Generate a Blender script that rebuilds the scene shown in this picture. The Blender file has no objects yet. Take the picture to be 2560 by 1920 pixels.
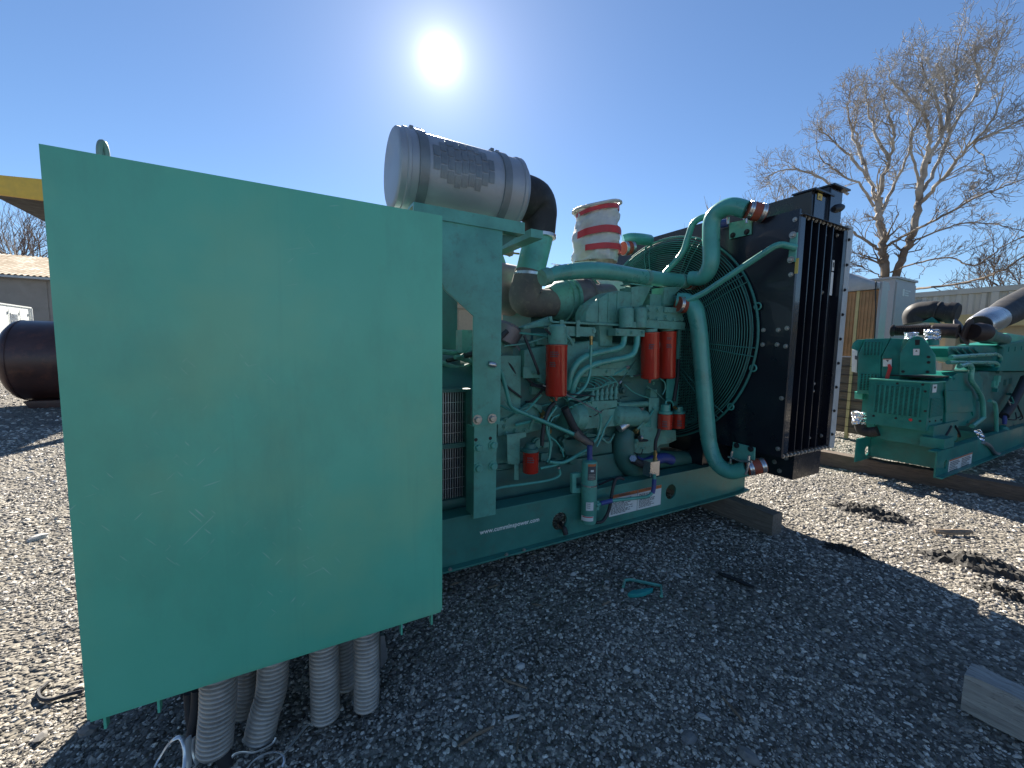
import bpy, bmesh, math, random
import numpy as np
from mathutils import Vector, Matrix, Quaternion
random.seed(7)
RNG = np.random.default_rng(11)
S = bpy.context.scene
COL = S.collection
PI = math.pi

# ------------------------------------------------------------------ camera
cd = bpy.data.cameras.new('camera')
cd.sensor_width = 36.0
cd.lens = 36.0 * 1015 / 2560
cd.clip_start = 0.05
cd.clip_end = 2000
cam = bpy.data.objects.new('camera', cd)
COL.objects.link(cam)
cam.matrix_world = Matrix(((0.874224, 0.029602, -0.484619, 0), (-0.485271, 0.085415, -0.870182, 0), (0.015635, 0.995906, 0.089037, 1.4), (0, 0, 0, 1)))
S.camera = cam

# ------------------------------------------------------------------ sky and sun
SUN = Vector((0.273, 0.792, 0.546)).normalized()
SUN_EL = math.asin(SUN.z)
SUN_AZ = math.atan2(SUN.x, SUN.y)
W = bpy.data.worlds.new('World')
S.world = W
W.use_nodes = True
wn, wl = W.node_tree.nodes, W.node_tree.links
wn.clear()
sky = wn.new('ShaderNodeTexSky')
sky.sky_type = 'NISHITA'
sky.sun_disc = False
sky.sun_elevation = SUN_EL
sky.sun_rotation = SUN_AZ
sky.air_density = 1.0
sky.dust_density = 0.05
sky.ozone_density = 6.0
bg = wn.new('ShaderNodeBackground')
bg.inputs['Strength'].default_value = 0.05
# the sun itself and the bright air right around it
tc = wn.new('ShaderNodeTexCoord')
dot = wn.new('ShaderNodeVectorMath'); dot.operation = 'DOT_PRODUCT'
dot.inputs[1].default_value = SUN
wl.new(tc.outputs['Generated'], dot.inputs[0])
ac = wn.new('ShaderNodeMath'); ac.operation = 'ARCCOSINE'
wl.new(dot.outputs['Value'], ac.inputs[0])
def expo(amp, width):
    d = wn.new('ShaderNodeMath'); d.operation = 'MULTIPLY'; d.inputs[1].default_value = -1.0 / width
    wl.new(ac.outputs[0], d.inputs[0])
    x = wn.new('ShaderNodeMath'); x.operation = 'EXPONENT'; wl.new(d.outputs[0], x.inputs[0])
    m = wn.new('ShaderNodeMath'); m.operation = 'MULTIPLY'; m.inputs[1].default_value = amp
    wl.new(x.outputs[0], m.inputs[0])
    return m
gs = wn.new('ShaderNodeMath'); gs.operation = 'ADD'
g2_ = wn.new('ShaderNodeMath'); g2_.operation = 'ADD'
wl.new(expo(1.3, 0.0125).outputs[0], g2_.inputs[0]); wl.new(expo(0.27, 0.045).outputs[0], g2_.inputs[1])
wl.new(g2_.outputs[0], gs.inputs[0]); wl.new(expo(0.10, 0.16).outputs[0], gs.inputs[1])
bg2 = wn.new('ShaderNodeBackground'); bg2.inputs['Color'].default_value = (1.0, 0.97, 0.93, 1)
wl.new(gs.outputs[0], bg2.inputs['Strength'])
add = wn.new('ShaderNodeAddShader')
out = wn.new('ShaderNodeOutputWorld')
wl.new(sky.outputs[0], bg.inputs['Color'])
wl.new(bg.outputs[0], add.inputs[0]); wl.new(bg2.outputs[0], add.inputs[1])
wl.new(add.outputs[0], out.inputs['Surface'])

sd = bpy.data.lights.new('sun', 'SUN')
sd.energy = 5.0
sd.angle = math.radians(0.5)
sd.color = (1.0, 0.93, 0.81)
so = bpy.data.objects.new('sun', sd)
so.rotation_euler = SUN.to_track_quat('Z', 'Y').to_euler()
so.location = (6, 16, 12)
COL.objects.link(so)

S.view_settings.view_transform = 'Standard'
S.view_settings.look = 'None'
S.view_settings.gamma = 1
S.view_settings.exposure = 1.55
S.render.engine = 'CYCLES'
S.cycles.use_denoising = True
S.cycles.max_bounces = 6

# ------------------------------------------------------------------ materials
MATS = {}
def ramp(nt, stops, fac):
    r = nt.nodes.new('ShaderNodeValToRGB')
    el = r.color_ramp.elements
    el[0].position, el[0].color = stops[0][0], (*stops[0][1], 1)
    el[1].position, el[1].color = stops[-1][0], (*stops[-1][1], 1)
    for p, c in stops[1:-1]:
        q = el.new(p); q.color = (*c, 1)
    nt.links.new(fac, r.inputs[0])
    return r.outputs[0]

def mixc(nt, fac, a, b, mode='MIX'):
    m = nt.nodes.new('ShaderNodeMix'); m.data_type = 'RGBA'; m.blend_type = mode
    for sock, v in ((m.inputs[0], fac), (m.inputs[6], a), (m.inputs[7], b)):
        if hasattr(v, 'links') or isinstance(v, bpy.types.NodeSocket):
            nt.links.new(v, sock)
        elif isinstance(v, (int, float)):
            sock.default_value = v
        else:
            sock.default_value = (*v, 1)
    return m.outputs[2]

def noise(nt, scale, detail=4, rough=0.55, vec=None, stretch=None, rot=None):
    n = nt.nodes.new('ShaderNodeTexNoise')
    n.inputs['Scale'].default_value = scale
    n.inputs['Detail'].default_value = detail
    n.inputs['Roughness'].default_value = rough
    if vec is None:
        t = nt.nodes.new('ShaderNodeTexCoord'); vec = t.outputs['Object']
    for key, val in (('Rotation', rot), ('Scale', stretch)):
        if val:
            mp = nt.nodes.new('ShaderNodeMapping'); mp.inputs[key].default_value = val
            nt.links.new(vec, mp.inputs[0]); vec = mp.outputs[0]
    nt.links.new(vec, n.inputs['Vector'])
    return n.outputs['Fac']

def mathn(nt, op, a, b=0.0):
    m = nt.nodes.new('ShaderNodeMath'); m.operation = op
    for i, v in enumerate((a, b)):
        if isinstance(v, (int, float)): m.inputs[i].default_value = v
        else: nt.links.new(v, m.inputs[i])
    return m.outputs[0]

def base(name):
    m = bpy.data.materials.new(name); m.use_nodes = True
    nt = m.node_tree
    MATS[name] = m
    return m, nt, nt.nodes['Principled BSDF']

def paint(name, col, rough=0.45, metal=0.0, var=0.25, dirt=0.25, dirtcol=(0.09, 0.075, 0.06), scale=6, bump=0.02, coat=0.0):
    m, nt, b = base(name)
    n1 = noise(nt, scale, 6, 0.6)
    lo = tuple(c * (1 - var) for c in col); hi = tuple(min(1, c * (1 + var * 0.6)) for c in col)
    c = ramp(nt, [(0.3, lo), (0.7, hi)], n1)
    if dirt > 0:
        n2 = noise(nt, scale * 2.7, 8, 0.7)
        f = ramp(nt, [(0.52, (0, 0, 0)), (0.78, (dirt, dirt, dirt))], n2)
        c = mixc(nt, f, c, dirtcol)
    nt.links.new(c, b.inputs['Base Color'])
    r = ramp(nt, [(0.3, (rough * 0.8,) * 3), (0.75, (min(1, rough * 1.3),) * 3)], n1)
    nt.links.new(r, b.inputs['Roughness'])
    b.inputs['Metallic'].default_value = metal
    b.inputs['Coat Weight'].default_value = coat
    if bump:
        bp = nt.nodes.new('ShaderNodeBump'); bp.inputs['Strength'].default_value = 0.25
        bp.inputs['Distance'].default_value = bump * 0.1
        nt.links.new(noise(nt, scale * 9, 4, 0.6), bp.inputs['Height'])
        nt.links.new(bp.outputs[0], b.inputs['Normal'])
    return m

paint('green', (0.110, 0.370, 0.300), 0.42, dirt=0.5)
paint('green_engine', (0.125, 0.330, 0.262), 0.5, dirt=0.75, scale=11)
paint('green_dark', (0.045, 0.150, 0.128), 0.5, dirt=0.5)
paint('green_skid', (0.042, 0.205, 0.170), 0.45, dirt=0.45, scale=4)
paint('green_pipe', (0.080, 0.350, 0.285), 0.3, dirt=0.2, coat=0.2)
paint('green_bright', (0.008, 0.185, 0.160), 0.38, dirt=0.25)
paint('green_light', (0.10, 0.42, 0.32), 0.4, dirt=0.1)
paint('navy', (0.008, 0.010, 0.018), 0.3, dirt=0.12, coat=0.15, scale=3)
paint('navy_gloss', (0.012, 0.018, 0.030), 0.14, dirt=0.05, coat=0.5, scale=3)
paint('black', (0.010, 0.010, 0.012), 0.5, dirt=0.2)
paint('rubber', (0.018, 0.017, 0.018), 0.62, dirt=0.35, dirtcol=(0.12, 0.11, 0.10))
paint('rubber_dusty', (0.15, 0.125, 0.11), 0.75, dirt=0.7, dirtcol=(0.34, 0.26, 0.18), scale=9)
paint('red_filter', (0.46, 0.028, 0.014), 0.22, var=0.12, dirt=0.08, coat=0.4)
paint('red_tape', (0.55, 0.035, 0.04), 0.45, var=0.2, dirt=0.05)
paint('red_hose', (0.30, 0.060, 0.030), 0.6, var=0.3, dirt=0.35)
paint('galv', (0.34, 0.35, 0.37), 0.38, metal=0.75, var=0.2, dirt=0.15)
paint('steel', (0.55, 0.55, 0.56), 0.3, metal=0.9, var=0.15, dirt=0.1)
paint('bolt', (0.45, 0.43, 0.40), 0.35, metal=0.8, var=0.2, dirt=0.1, scale=40)
paint('brass', (0.40, 0.29, 0.12), 0.35, metal=0.8, dirt=0.2)
paint('heat_shield', (0.22, 0.18, 0.175), 0.48, metal=0.35, var=0.3, dirt=0.3)
paint('silencer', (0.36, 0.38, 0.42), 0.48, metal=0.4, var=0.12, dirt=0.12, scale=3)
paint('silencer_band', (0.20, 0.22, 0.24), 0.4, metal=0.3, dirt=0.2)
paint('conduit', (0.42, 0.385, 0.345), 0.38, metal=0.3, var=0.25, dirt=0.45, scale=14)
paint('strap', (0.80, 0.80, 0.80), 0.3, metal=0.6, var=0.1, dirt=0.05)
paint('blue', (0.045, 0.07, 0.26), 0.5, dirt=0.3)
paint('hose_dark', (0.03, 0.03, 0.034), 0.6, dirt=0.4)
paint('white', (0.74, 0.75, 0.73), 0.45, var=0.06, dirt=0.1)
paint('white_enclosure', (0.72, 0.74, 0.71), 0.5, var=0.06, dirt=0.15)
paint('label_white', (0.66, 0.68, 0.68), 0.5, var=0.05, dirt=0.06)
paint('label_text', (0.06, 0.07, 0.08), 0.6, var=0.1, dirt=0)
paint('label_orange', (0.50, 0.14, 0.045), 0.5, var=0.1, dirt=0)
paint('label_yellow', (0.60, 0.44, 0.10), 0.5, var=0.1, dirt=0.05)
paint('lettering', (0.80, 0.82, 0.80), 0.5, var=0.06, dirt=0.12, scale=30)
paint('tank', (0.075, 0.036, 0.032), 0.36, metal=0.15, var=0.4, dirt=0.7, dirtcol=(0.20, 0.075, 0.045), scale=2)
paint('yellow', (0.80, 0.50, 0.07), 0.5, var=0.12, dirt=0.15)
paint('canopy_dark', (0.03, 0.03, 0.032), 0.6, dirt=0.2)
paint('tan_steel', (0.46, 0.36, 0.17), 0.5, var=0.15, dirt=0.2)
paint('tan_wall', (0.34, 0.29, 0.20), 0.6, var=0.12, dirt=0.15)
paint('grey_cabinet', (0.36, 0.35, 0.37), 0.5, var=0.08, dirt=0.12, scale=2)
paint('container_grey', (0.36, 0.38, 0.37), 0.55, var=0.12, dirt=0.25, scale=2)
paint('wall_grey', (0.27, 0.25, 0.23), 0.85, var=0.18, dirt=0.3, scale=1.2)
paint('roof_tan', (0.27, 0.205, 0.135), 0.8, var=0.1, dirt=0.15, scale=1.5)
paint('copper_core', (0.36, 0.19, 0.09), 0.4, metal=0.5, var=0.45, dirt=0.4, dirtcol=(0.24, 0.24, 0.12), scale=3)
paint('concrete', (0.30, 0.285, 0.27), 0.9, var=0.2, dirt=0.3)
paint('teal_scrap', (0.02, 0.30, 0.28), 0.5, var=0.2, dirt=0.15)
paint('lift_eye', (0.20, 0.28, 0.27), 0.55, var=0.2, dirt=0.3)
paint('rust_pipe', (0.030, 0.021, 0.021), 0.55, metal=0.2, var=0.4, dirt=0.5, dirtcol=(0.10, 0.05, 0.03))
paint('core_edge', (0.38, 0.41, 0.43), 0.5, metal=0.2, var=0.15, dirt=0.3)

def panel_paint():
    m, nt, b = base('green_panel')
    n1 = noise(nt, 1.6, 5, 0.55)
    c = ramp(nt, [(0.3, (0.095, 0.450, 0.300)), (0.72, (0.130, 0.540, 0.375))], n1)
    stain = ramp(nt, [(0.50, (0, 0, 0)), (0.72, (0.6, 0.6, 0.6))], noise(nt, 2.6, 8, 0.68, stretch=(1, 1, 0.45)))
    c = mixc(nt, stain, c, (0.10, 0.33, 0.235))
    flare_mottle = ramp(nt, [(0.50, (0, 0, 0)), (0.70, (0.42, 0.42, 0.42))], noise(nt, 3.0, 5, 0.5))  # yellowish mottling painted in after lens flare ghosts
    c = mixc(nt, flare_mottle, c, (0.24, 0.52, 0.30))
    streak = ramp(nt, [(0.56, (0, 0, 0)), (0.72, (0.16, 0.16, 0.16))], noise(nt, 1.0, 6, 0.6, stretch=(22, 1, 0.9)))
    c = mixc(nt, streak, c, (0.085, 0.30, 0.215))
    # fine scratches in three directions, kept to a few places
    place = ramp(nt, [(0.57, (0, 0, 0)), (0.68, (1, 1, 1))], noise(nt, 2.3, 2, 0.5))
    for i, (ang, th, st) in enumerate(((0.25, 0.765, (9, 1, 170)), (-0.9, 0.765, (13, 1, 190)), (0.8, 0.765, (13, 1, 170)), (2.2, 0.77, (16, 1, 170)))):
        s = ramp(nt, [(th, (0, 0, 0)), (th + 0.03, (0.75,) * 3)], noise(nt, 1.0, 1, 0.4, stretch=st, rot=(0, ang, 0)))
        f = mathn(nt, 'MULTIPLY', s, place)
        c = mixc(nt, f, c, (0.42, 0.62, 0.55))
    nt.links.new(c, b.inputs['Base Color'])
    r = ramp(nt, [(0.3, (0.30,) * 3), (0.7, (0.42,) * 3)], noise(nt, 9, 6, 0.6))
    nt.links.new(r, b.inputs['Roughness'])
    b.inputs['Coat Weight'].default_value = 0.15
    b.inputs['Coat Roughness'].default_value = 0.2
    bp = nt.nodes.new('ShaderNodeBump'); bp.inputs['Strength'].default_value = 0.15; bp.inputs['Distance'].default_value = 0.004
    nt.links.new(noise(nt, 2.0, 3, 0.5), bp.inputs['Height'])
    nt.links.new(bp.outputs[0], b.inputs['Normal'])
panel_paint()

def wood(name, a, bcol, scale=(1, 1, 1), split=0.35):
    m, nt, b = base(name)
    n1 = noise(nt, 6, 8, 0.65, stretch=scale)
    n2 = noise(nt, 22, 6, 0.6, stretch=scale)
    c = ramp(nt, [(0.3, a), (0.7, bcol)], n1)
    d = ramp(nt, [(0.56, (0, 0, 0)), (0.66, (split,) * 3)], n2)
    c = mixc(nt, d, c, tuple(q * 0.25 for q in a))
    nt.links.new(c, b.inputs['Base Color'])
    b.inputs['Roughness'].default_value = 0.85
    bp = nt.nodes.new('ShaderNodeBump'); bp.inputs['Strength'].default_value = 0.6; bp.inputs['Distance'].default_value = 0.006
    nt.links.new(n2, bp.inputs['Height']); nt.links.new(bp.outputs[0], b.inputs['Normal'])
wood('timber_y', (0.10, 0.085, 0.07), (0.22, 0.19, 0.16), (9, 0.6, 9))
wood('timber_weathered', (0.26, 0.235, 0.21), (0.50, 0.46, 0.41), (9, 0.6, 9), 0.5)
wood('timber_dark', (0.075, 0.055, 0.042), (0.17, 0.125, 0.095), (9, 0.6, 9))
wood('stick', (0.14, 0.10, 0.07), (0.30, 0.22, 0.15), (2, 2, 20))

def bark():
    m, nt, b = base('bark')
    t = nt.nodes.new('ShaderNodeTexCoord')
    sep = nt.nodes.new('ShaderNodeSeparateXYZ'); nt.links.new(t.outputs['Object'], sep.inputs[0])
    n = noise(nt, 1.2, 6, 0.65)
    pale = ramp(nt, [(0.35, (0.17, 0.145, 0.125)), (0.6, (0.46, 0.43, 0.39))], n)
    low = ramp(nt, [(0.35, (0.08, 0.058, 0.045)), (0.65, (0.20, 0.15, 0.11))], n)
    h = mathn(nt, 'MULTIPLY_ADD', sep.outputs[2], 0.16)
    h.node.inputs[2].default_value = -0.75
    hh = ramp(nt, [(0.0, (0, 0, 0)), (0.6, (1, 1, 1))], h)
    nt.links.new(mixc(nt, hh, low, pale), b.inputs['Base Color'])
    b.inputs['Roughness'].default_value = 0.85
bark()
paint('bark_far', (0.13, 0.105, 0.10), 0.9, var=0.3, dirt=0)

def plastic_wrap():
    m, nt, b = base('plastic_wrap')
    n = noise(nt, 7, 5, 0.6)
    c = ramp(nt, [(0.3, (0.50, 0.475, 0.44)), (0.7, (0.66, 0.64, 0.60))], n)
    nt.links.new(c, b.inputs['Base Color'])
    b.inputs['Roughness'].default_value = 0.32
    b.inputs['Subsurface Weight'].default_value = 0.25
    b.inputs['Subsurface Radius'].default_value = (0.05, 0.05, 0.05)
    bp = nt.nodes.new('ShaderNodeBump'); bp.inputs['Strength'].default_value = 0.9; bp.inputs['Distance'].default_value = 0.02
    nt.links.new(noise(nt, 9, 3, 0.5, stretch=(1, 1, 2.4), rot=(0.3, 0.4, 0)), bp.inputs['Height'])
    nt.links.new(bp.outputs[0], b.inputs['Normal'])
plastic_wrap()

def foil():
    m, nt, b = base('foil')
    b.inputs['Base Color'].default_value = (0.82, 0.83, 0.86, 1)
    b.inputs['Metallic'].default_value = 1.0
    b.inputs['Roughness'].default_value = 0.22
    v = nt.nodes.new('ShaderNodeTexVoronoi'); v.inputs['Scale'].default_value = 34
    t = nt.nodes.new('ShaderNodeTexCoord'); nt.links.new(t.outputs['Object'], v.inputs['Vector'])
    bp = nt.nodes.new('ShaderNodeBump'); bp.inputs['Strength'].default_value = 1.0; bp.inputs['Distance'].default_value = 0.03
    nt.links.new(v.outputs['Distance'], bp.inputs['Height']); nt.links.new(bp.outputs[0], b.inputs['Normal'])
foil()

def gravel_ground():
    m, nt, b = base('gravel_ground')
    t = nt.nodes.new('ShaderNodeTexCoord')
    def vor(scale, feat='F1'):
        v = nt.nodes.new('ShaderNodeTexVoronoi'); v.feature = feat
        v.inputs['Scale'].default_value = scale
        nt.links.new(t.outputs['Object'], v.inputs['Vector'])
        return v
    v1 = vor(52); v2 = vor(24)
    c1 = ramp(nt, [(0.0, (0.09, 0.082, 0.072)), (0.45, (0.19, 0.175, 0.150)), (0.8, (0.32, 0.295, 0.255)), (1.0, (0.52, 0.49, 0.43))], v1.outputs['Color'])
    n1 = noise(nt, 0.55, 6, 0.6, t.outputs['Object'])
    n2 = noise(nt, 2.6, 6, 0.65, t.outputs['Object'])
    k = ramp(nt, [(0.35, (0.62, 0.60, 0.58)), (0.68, (1.12, 1.10, 1.06))], n1)
    c = mixc(nt, 1.0, c1, k, 'MULTIPLY')
    k2 = ramp(nt, [(0.3, (0.7, 0.69, 0.67)), (0.6, (1.05, 1.04, 1.02))], n2)
    c = mixc(nt, 1.0, c, k2, 'MULTIPLY')
    nt.links.new(c, b.inputs['Base Color'])
    b.inputs['Roughness'].default_value = 0.8
    h = mathn(nt, 'ADD', v1.outputs['Distance'], mathn(nt, 'MULTIPLY', v2.outputs['Distance'], 1.4))
    bp = nt.nodes.new('ShaderNodeBump'); bp.inputs['Strength'].default_value = 1.0; bp.inputs['Distance'].default_value = 0.02; bp.invert = True
    nt.links.new(h, bp.inputs['Height']); nt.links.new(bp.outputs[0], b.inputs['Normal'])
gravel_ground()

def stone_mat():
    m, nt, b = base('gravel_stone')
    o = nt.nodes.new('ShaderNodeObjectInfo')
    c = ramp(nt, [(0.0, (0.085, 0.077, 0.068)), (0.35, (0.21, 0.188, 0.162)), (0.70, (0.39, 0.35, 0.295)), (0.92, (0.62, 0.56, 0.48)), (1.0, (0.80, 0.74, 0.65))], o.outputs['Random'])
    n = noise(nt, 1.7, 4, 0.6)
    k = ramp(nt, [(0.3, (0.75,) * 3), (0.7, (1.15,) * 3)], n)
    nt.links.new(mixc(nt, 1.0, c, k, 'MULTIPLY'), b.inputs['Base Color'])
    b.inputs['Roughness'].default_value = 0.62
stone_mat()
paint('stone_big', (0.20, 0.19, 0.18), 0.8, var=0.35, dirt=0.3, scale=20)
paint('stone_pale', (0.46, 0.45, 0.43), 0.75, var=0.2, dirt=0.2, scale=20)
paint('ridge_shade', (0.038, 0.034, 0.030), 0.9, var=0.4, dirt=0.3, scale=30)  # dark colour painted in for the shaded sides of gravel ridges

# ------------------------------------------------------------------ helpers
def thing(name, label, cat, loc=(0, 0, 0), group=None):
    o = bpy.data.objects.new(name, None)
    o.empty_display_size = 0.2
    o.location = loc
    COL.objects.link(o)
    o['label'] = label; o['category'] = cat
    if group: o['group'] = group
    return o

def tag(o, label, cat, group=None):
    o['label'] = label; o['category'] = cat
    if group: o['group'] = group
    return o

def attach(o, parent):
    if parent is not None:
        o.parent = parent
        if parent.type == 'EMPTY':
            o.matrix_parent_inverse = Matrix.Translation(-parent.location)
    return o

def fin(name, bm, mat, parent=None, ang=38, bevel=0.0, seg=2):
    if bevel > 0:
        bmesh.ops.bevel(bm, geom=[e for e in bm.edges if len(e.link_faces) == 2 and e.calc_face_angle(0) > 0.6],
                        offset=bevel, segments=seg, profile=0.6, affect='EDGES', clamp_overlap=True)
    bmesh.ops.recalc_face_normals(bm, faces=bm.faces)
    a = math.radians(ang)
    for f in bm.faces: f.smooth = True
    for e in bm.edges:
        e.smooth = len(e.link_faces) == 2 and e.calc_face_angle(0) < a
    me = bpy.data.meshes.new(name)
    bm.to_mesh(me); bm.free()
    me.materials.append(MATS[mat])
    o = bpy.data.objects.new(name, me)
    COL.objects.link(o)
    attach(o, parent)
    return o

def fillet(pts, rad, k=6):
    pts = [Vector(p) for p in pts]
    if rad <= 0 or len(pts) < 3: return pts
    out = [pts[0]]
    for i in range(1, len(pts) - 1):
        p = pts[i]; a = pts[i - 1] - p; b = pts[i + 1] - p
        d = min(rad, a.length * 0.48, b.length * 0.48)
        A = p + a.normalized() * d; B = p + b.normalized() * d
        for j in range(k + 1):
            t = j / k
            out.append(A * (1 - t) ** 2 + p * 2 * t * (1 - t) + B * t * t)
    out.append(pts[-1])
    return out

def spline(pts, k=6):
    P = [Vector(p) for p in pts]
    if len(P) < 3: return P
    P = [P[0] * 2 - P[1]] + P + [P[-1] * 2 - P[-2]]
    out = []
    for i in range(1, len(P) - 2):
        for j in range(k):
            t = j / k
            a, b, c, d = P[i - 1], P[i], P[i + 1], P[i + 2]
            out.append(0.5 * ((2 * b) + (c - a) * t + (2 * a - 5 * b + 4 * c - d) * t * t + (3 * b - a - 3 * c + d) * t ** 3))
    out.append(P[-2])
    return out

def sweep(bm, path, r, n=12, cap=True, squash=1.0):
    path = [Vector(p) for p in path]
    m = len(path)
    rr = r if isinstance(r, (list, tuple)) else [r] * m
    if len(rr) != m:
        rr = [rr[int(i * (len(rr) - 1) / (m - 1))] * (1 - ((i * (len(rr) - 1) / (m - 1)) % 1)) + rr[min(len(rr) - 1, int(i * (len(rr) - 1) / (m - 1)) + 1)] * ((i * (len(rr) - 1) / (m - 1)) % 1) for i in range(m)]
    t0 = (path[1] - path[0]).normalized()
    u = t0.orthogonal().normalized()
    rings = []
    prev = t0
    for i, p in enumerate(path):
        t = (path[min(i + 1, m - 1)] - path[max(i - 1, 0)])
        t = t.normalized() if t.length > 1e-9 else prev
        q = prev.rotation_difference(t)
        u = (q @ u); u = (u - t * u.dot(t)).normalized()
        w = t.cross(u); prev = t
        rings.append([bm.verts.new(p + (u * math.cos(2 * PI * k / n) + w * math.sin(2 * PI * k / n) * squash) * rr[i]) for k in range(n)])
    for a, b in zip(rings, rings[1:]):
        for k in range(n):
            bm.faces.new((a[k], a[(k + 1) % n], b[(k + 1) % n], b[k]))
    if cap:
        bm.faces.new(rings[0][::-1]); bm.faces.new(rings[-1])
    return rings

def tube(name, pts, r, mat, parent=None, n=12, rad=None, curve=False, k=6):
    bm = bmesh.new()
    path = spline(pts, k) if curve else (fillet(pts, rad, k) if rad else [Vector(p) for p in pts])
    sweep(bm, path, r, n)
    return fin(name, bm, mat, parent)

def add_lathe(bm, p0, p1, prof, n=24, cap=True):
    p0, p1 = Vector(p0), Vector(p1)
    ax = p1 - p0; L = ax.length; ax = ax / L
    u = ax.orthogonal().normalized(); w = ax.cross(u)
    rings = []
    for t, r in prof:
        c = p0 + ax * (t * L)
        rings.append([bm.verts.new(c + (u * math.cos(2 * PI * k / n) + w * math.sin(2 * PI * k / n)) * max(r, 1e-4)) for k in range(n)])
    for a, b in zip(rings, rings[1:]):
        for k in range(n):
            bm.faces.new((a[k], a[(k + 1) % n], b[(k + 1) % n], b[k]))
    if cap:
        bm.faces.new(rings[0][::-1]); bm.faces.new(rings[-1])

def lathe(name, p0, p1, prof, mat, parent=None, n=24):
    bm = bmesh.new()
    add_lathe(bm, p0, p1, prof, n)
    return fin(name, bm, mat, parent)

def cyl(name, p0, p1, r, mat, parent=None, n=20):
    return lathe(name, p0, p1, [(0, r * 0.94), (0.02, r), (0.98, r), (1, r * 0.94)], mat, parent, n)

def add_box(bm, a, b):
    x0, x1 = sorted((a[0], b[0])); y0, y1 = sorted((a[1], b[1])); z0, z1 = sorted((a[2], b[2]))
    v = [bm.verts.new(p) for p in ((x0, y0, z0), (x1, y0, z0), (x1, y1, z0), (x0, y1, z0), (x0, y0, z1), (x1, y0, z1), (x1, y1, z1), (x0, y1, z1))]
    for f in ((0, 3, 2, 1), (4, 5, 6, 7), (0, 1, 5, 4), (1, 2, 6, 5), (2, 3, 7, 6), (3, 0, 4, 7)):
        bm.faces.new([v[i] for i in f])

def box(name, a, b, mat, parent=None, bevel=0.004):
    bm = bmesh.new(); add_box(bm, a, b)
    return fin(name, bm, mat, parent, bevel=bevel)

def boxes(name, lst, mat, parent=None, bevel=0.0):
    bm = bmesh.new()
    for a, b in lst: add_box(bm, a, b)
    return fin(name, bm, mat, parent, bevel=bevel)

def add_prism(bm, poly, d0, d1, axis='y', holes=()):
    """poly: points (3-D); extruded between d0 and d1 along axis"""
    ai = 'xyz'.index(axis)
    def P(p, d):
        q = list(p); q[ai] = d; return q
    loops = [list(poly)] + [list(h) for h in holes]
    ed = []
    V0 = []
    for lp in loops:
        vs = [bm.verts.new(P(p, d0)) for p in lp]
        V0.append(vs)
        for i in range(len(vs)): ed.append(bm.edges.new((vs[i], vs[(i + 1) % len(vs)])))
    if not holes:
        fs = [bm.faces.new(V0[0])]
    else:
        r = bmesh.ops.triangle_fill(bm, use_beauty=True, use_dissolve=False, edges=ed)
        fs = [g for g in r['geom'] if isinstance(g, bmesh.types.BMFace)]
    ex = bmesh.ops.extrude_face_region(bm, geom=fs)
    for g in ex['geom']:
        if isinstance(g, bmesh.types.BMVert): g.co[ai] = d1

def prism(name, poly, d0, d1, mat, parent=None, axis='y', holes=(), bevel=0.003):
    bm = bmesh.new()
    add_prism(bm, poly, d0, d1, axis, holes)
    return fin(name, bm, mat, parent, bevel=bevel if not holes else 0)

def circle(c, r, n=24, axis='y', sx=1.0):
    out = []
    for k in range(n):
        a = 2 * PI * k / n
        if axis == 'y': out.append((c[0] + r * sx * math.cos(a), c[1], c[2] + r * math.sin(a)))
        elif axis == 'x': out.append((c[0], c[1] + r * sx * math.cos(a), c[2] + r * math.sin(a)))
        else: out.append((c[0] + r * math.cos(a), c[1] + r * math.sin(a), c[2]))
    return out

HEXM = {}
def bolt(p, axis, r=0.012, mat='bolt', parent=None, name='bolt', h=None):
    """hexagon head with washer, shared mesh"""
    key = (axis, round(r, 4), mat)
    if key not in HEXM:
        bm = bmesh.new()
        d = {'-y': (0, -1, 0), '-x': (-1, 0, 0), 'z': (0, 0, 1), 'x': (1, 0, 0)}[axis]
        d = Vector(d)
        add_lathe(bm, d * -0.004, d * (r * 0.25), [(0, r * 1.45), (1, r * 1.45)], 10)
        add_lathe(bm, d * (r * 0.2), d * (r * 1.0), [(0, r), (0.8, r), (1, r * 0.8)], 6)
        bmesh.ops.recalc_face_normals(bm, faces=bm.faces)
        me = bpy.data.meshes.new('bolt'); bm.to_mesh(me); bm.free()
        me.materials.append(MATS[mat]); HEXM[key] = me
    o = bpy.data.objects.new(name, HEXM[key]); COL.objects.link(o)
    o.location = p
    attach(o, parent)
    return o

def text_mesh(name, body, p, width, mat, parent, axis='-y', bold=0.0, height=None):
    cu = bpy.data.curves.new(name, 'FONT'); cu.body = body; cu.size = 1; cu.offset = bold; cu.extrude = 0.0
    cu.resolution_u = 3
    t = bpy.data.objects.new(name, cu); COL.objects.link(t)
    bpy.context.view_layer.update()
    me = bpy.data.meshes.new_from_object(t)
    bpy.data.objects.remove(t)
    xs = [v.co.x for v in me.vertices]; ys = [v.co.y for v in me.vertices]
    w = max(xs) - min(xs); hgt = max(ys) - min(ys)
    s = width / w; sy = (height / hgt) if height else s
    for v in me.vertices:
        x = (v.co.x - min(xs)) * s; y = (v.co.y - min(ys)) * sy
        if axis == '-y': v.co = (p[0] + x, p[1], p[2] + y)
        else: v.co = (p[0], p[1] - x, p[2] + y)
    me.materials.clear(); me.materials.append(MATS[mat])
    o = bpy.data.objects.new(name, me); COL.objects.link(o)
    attach(o, parent)
    return o

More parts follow.
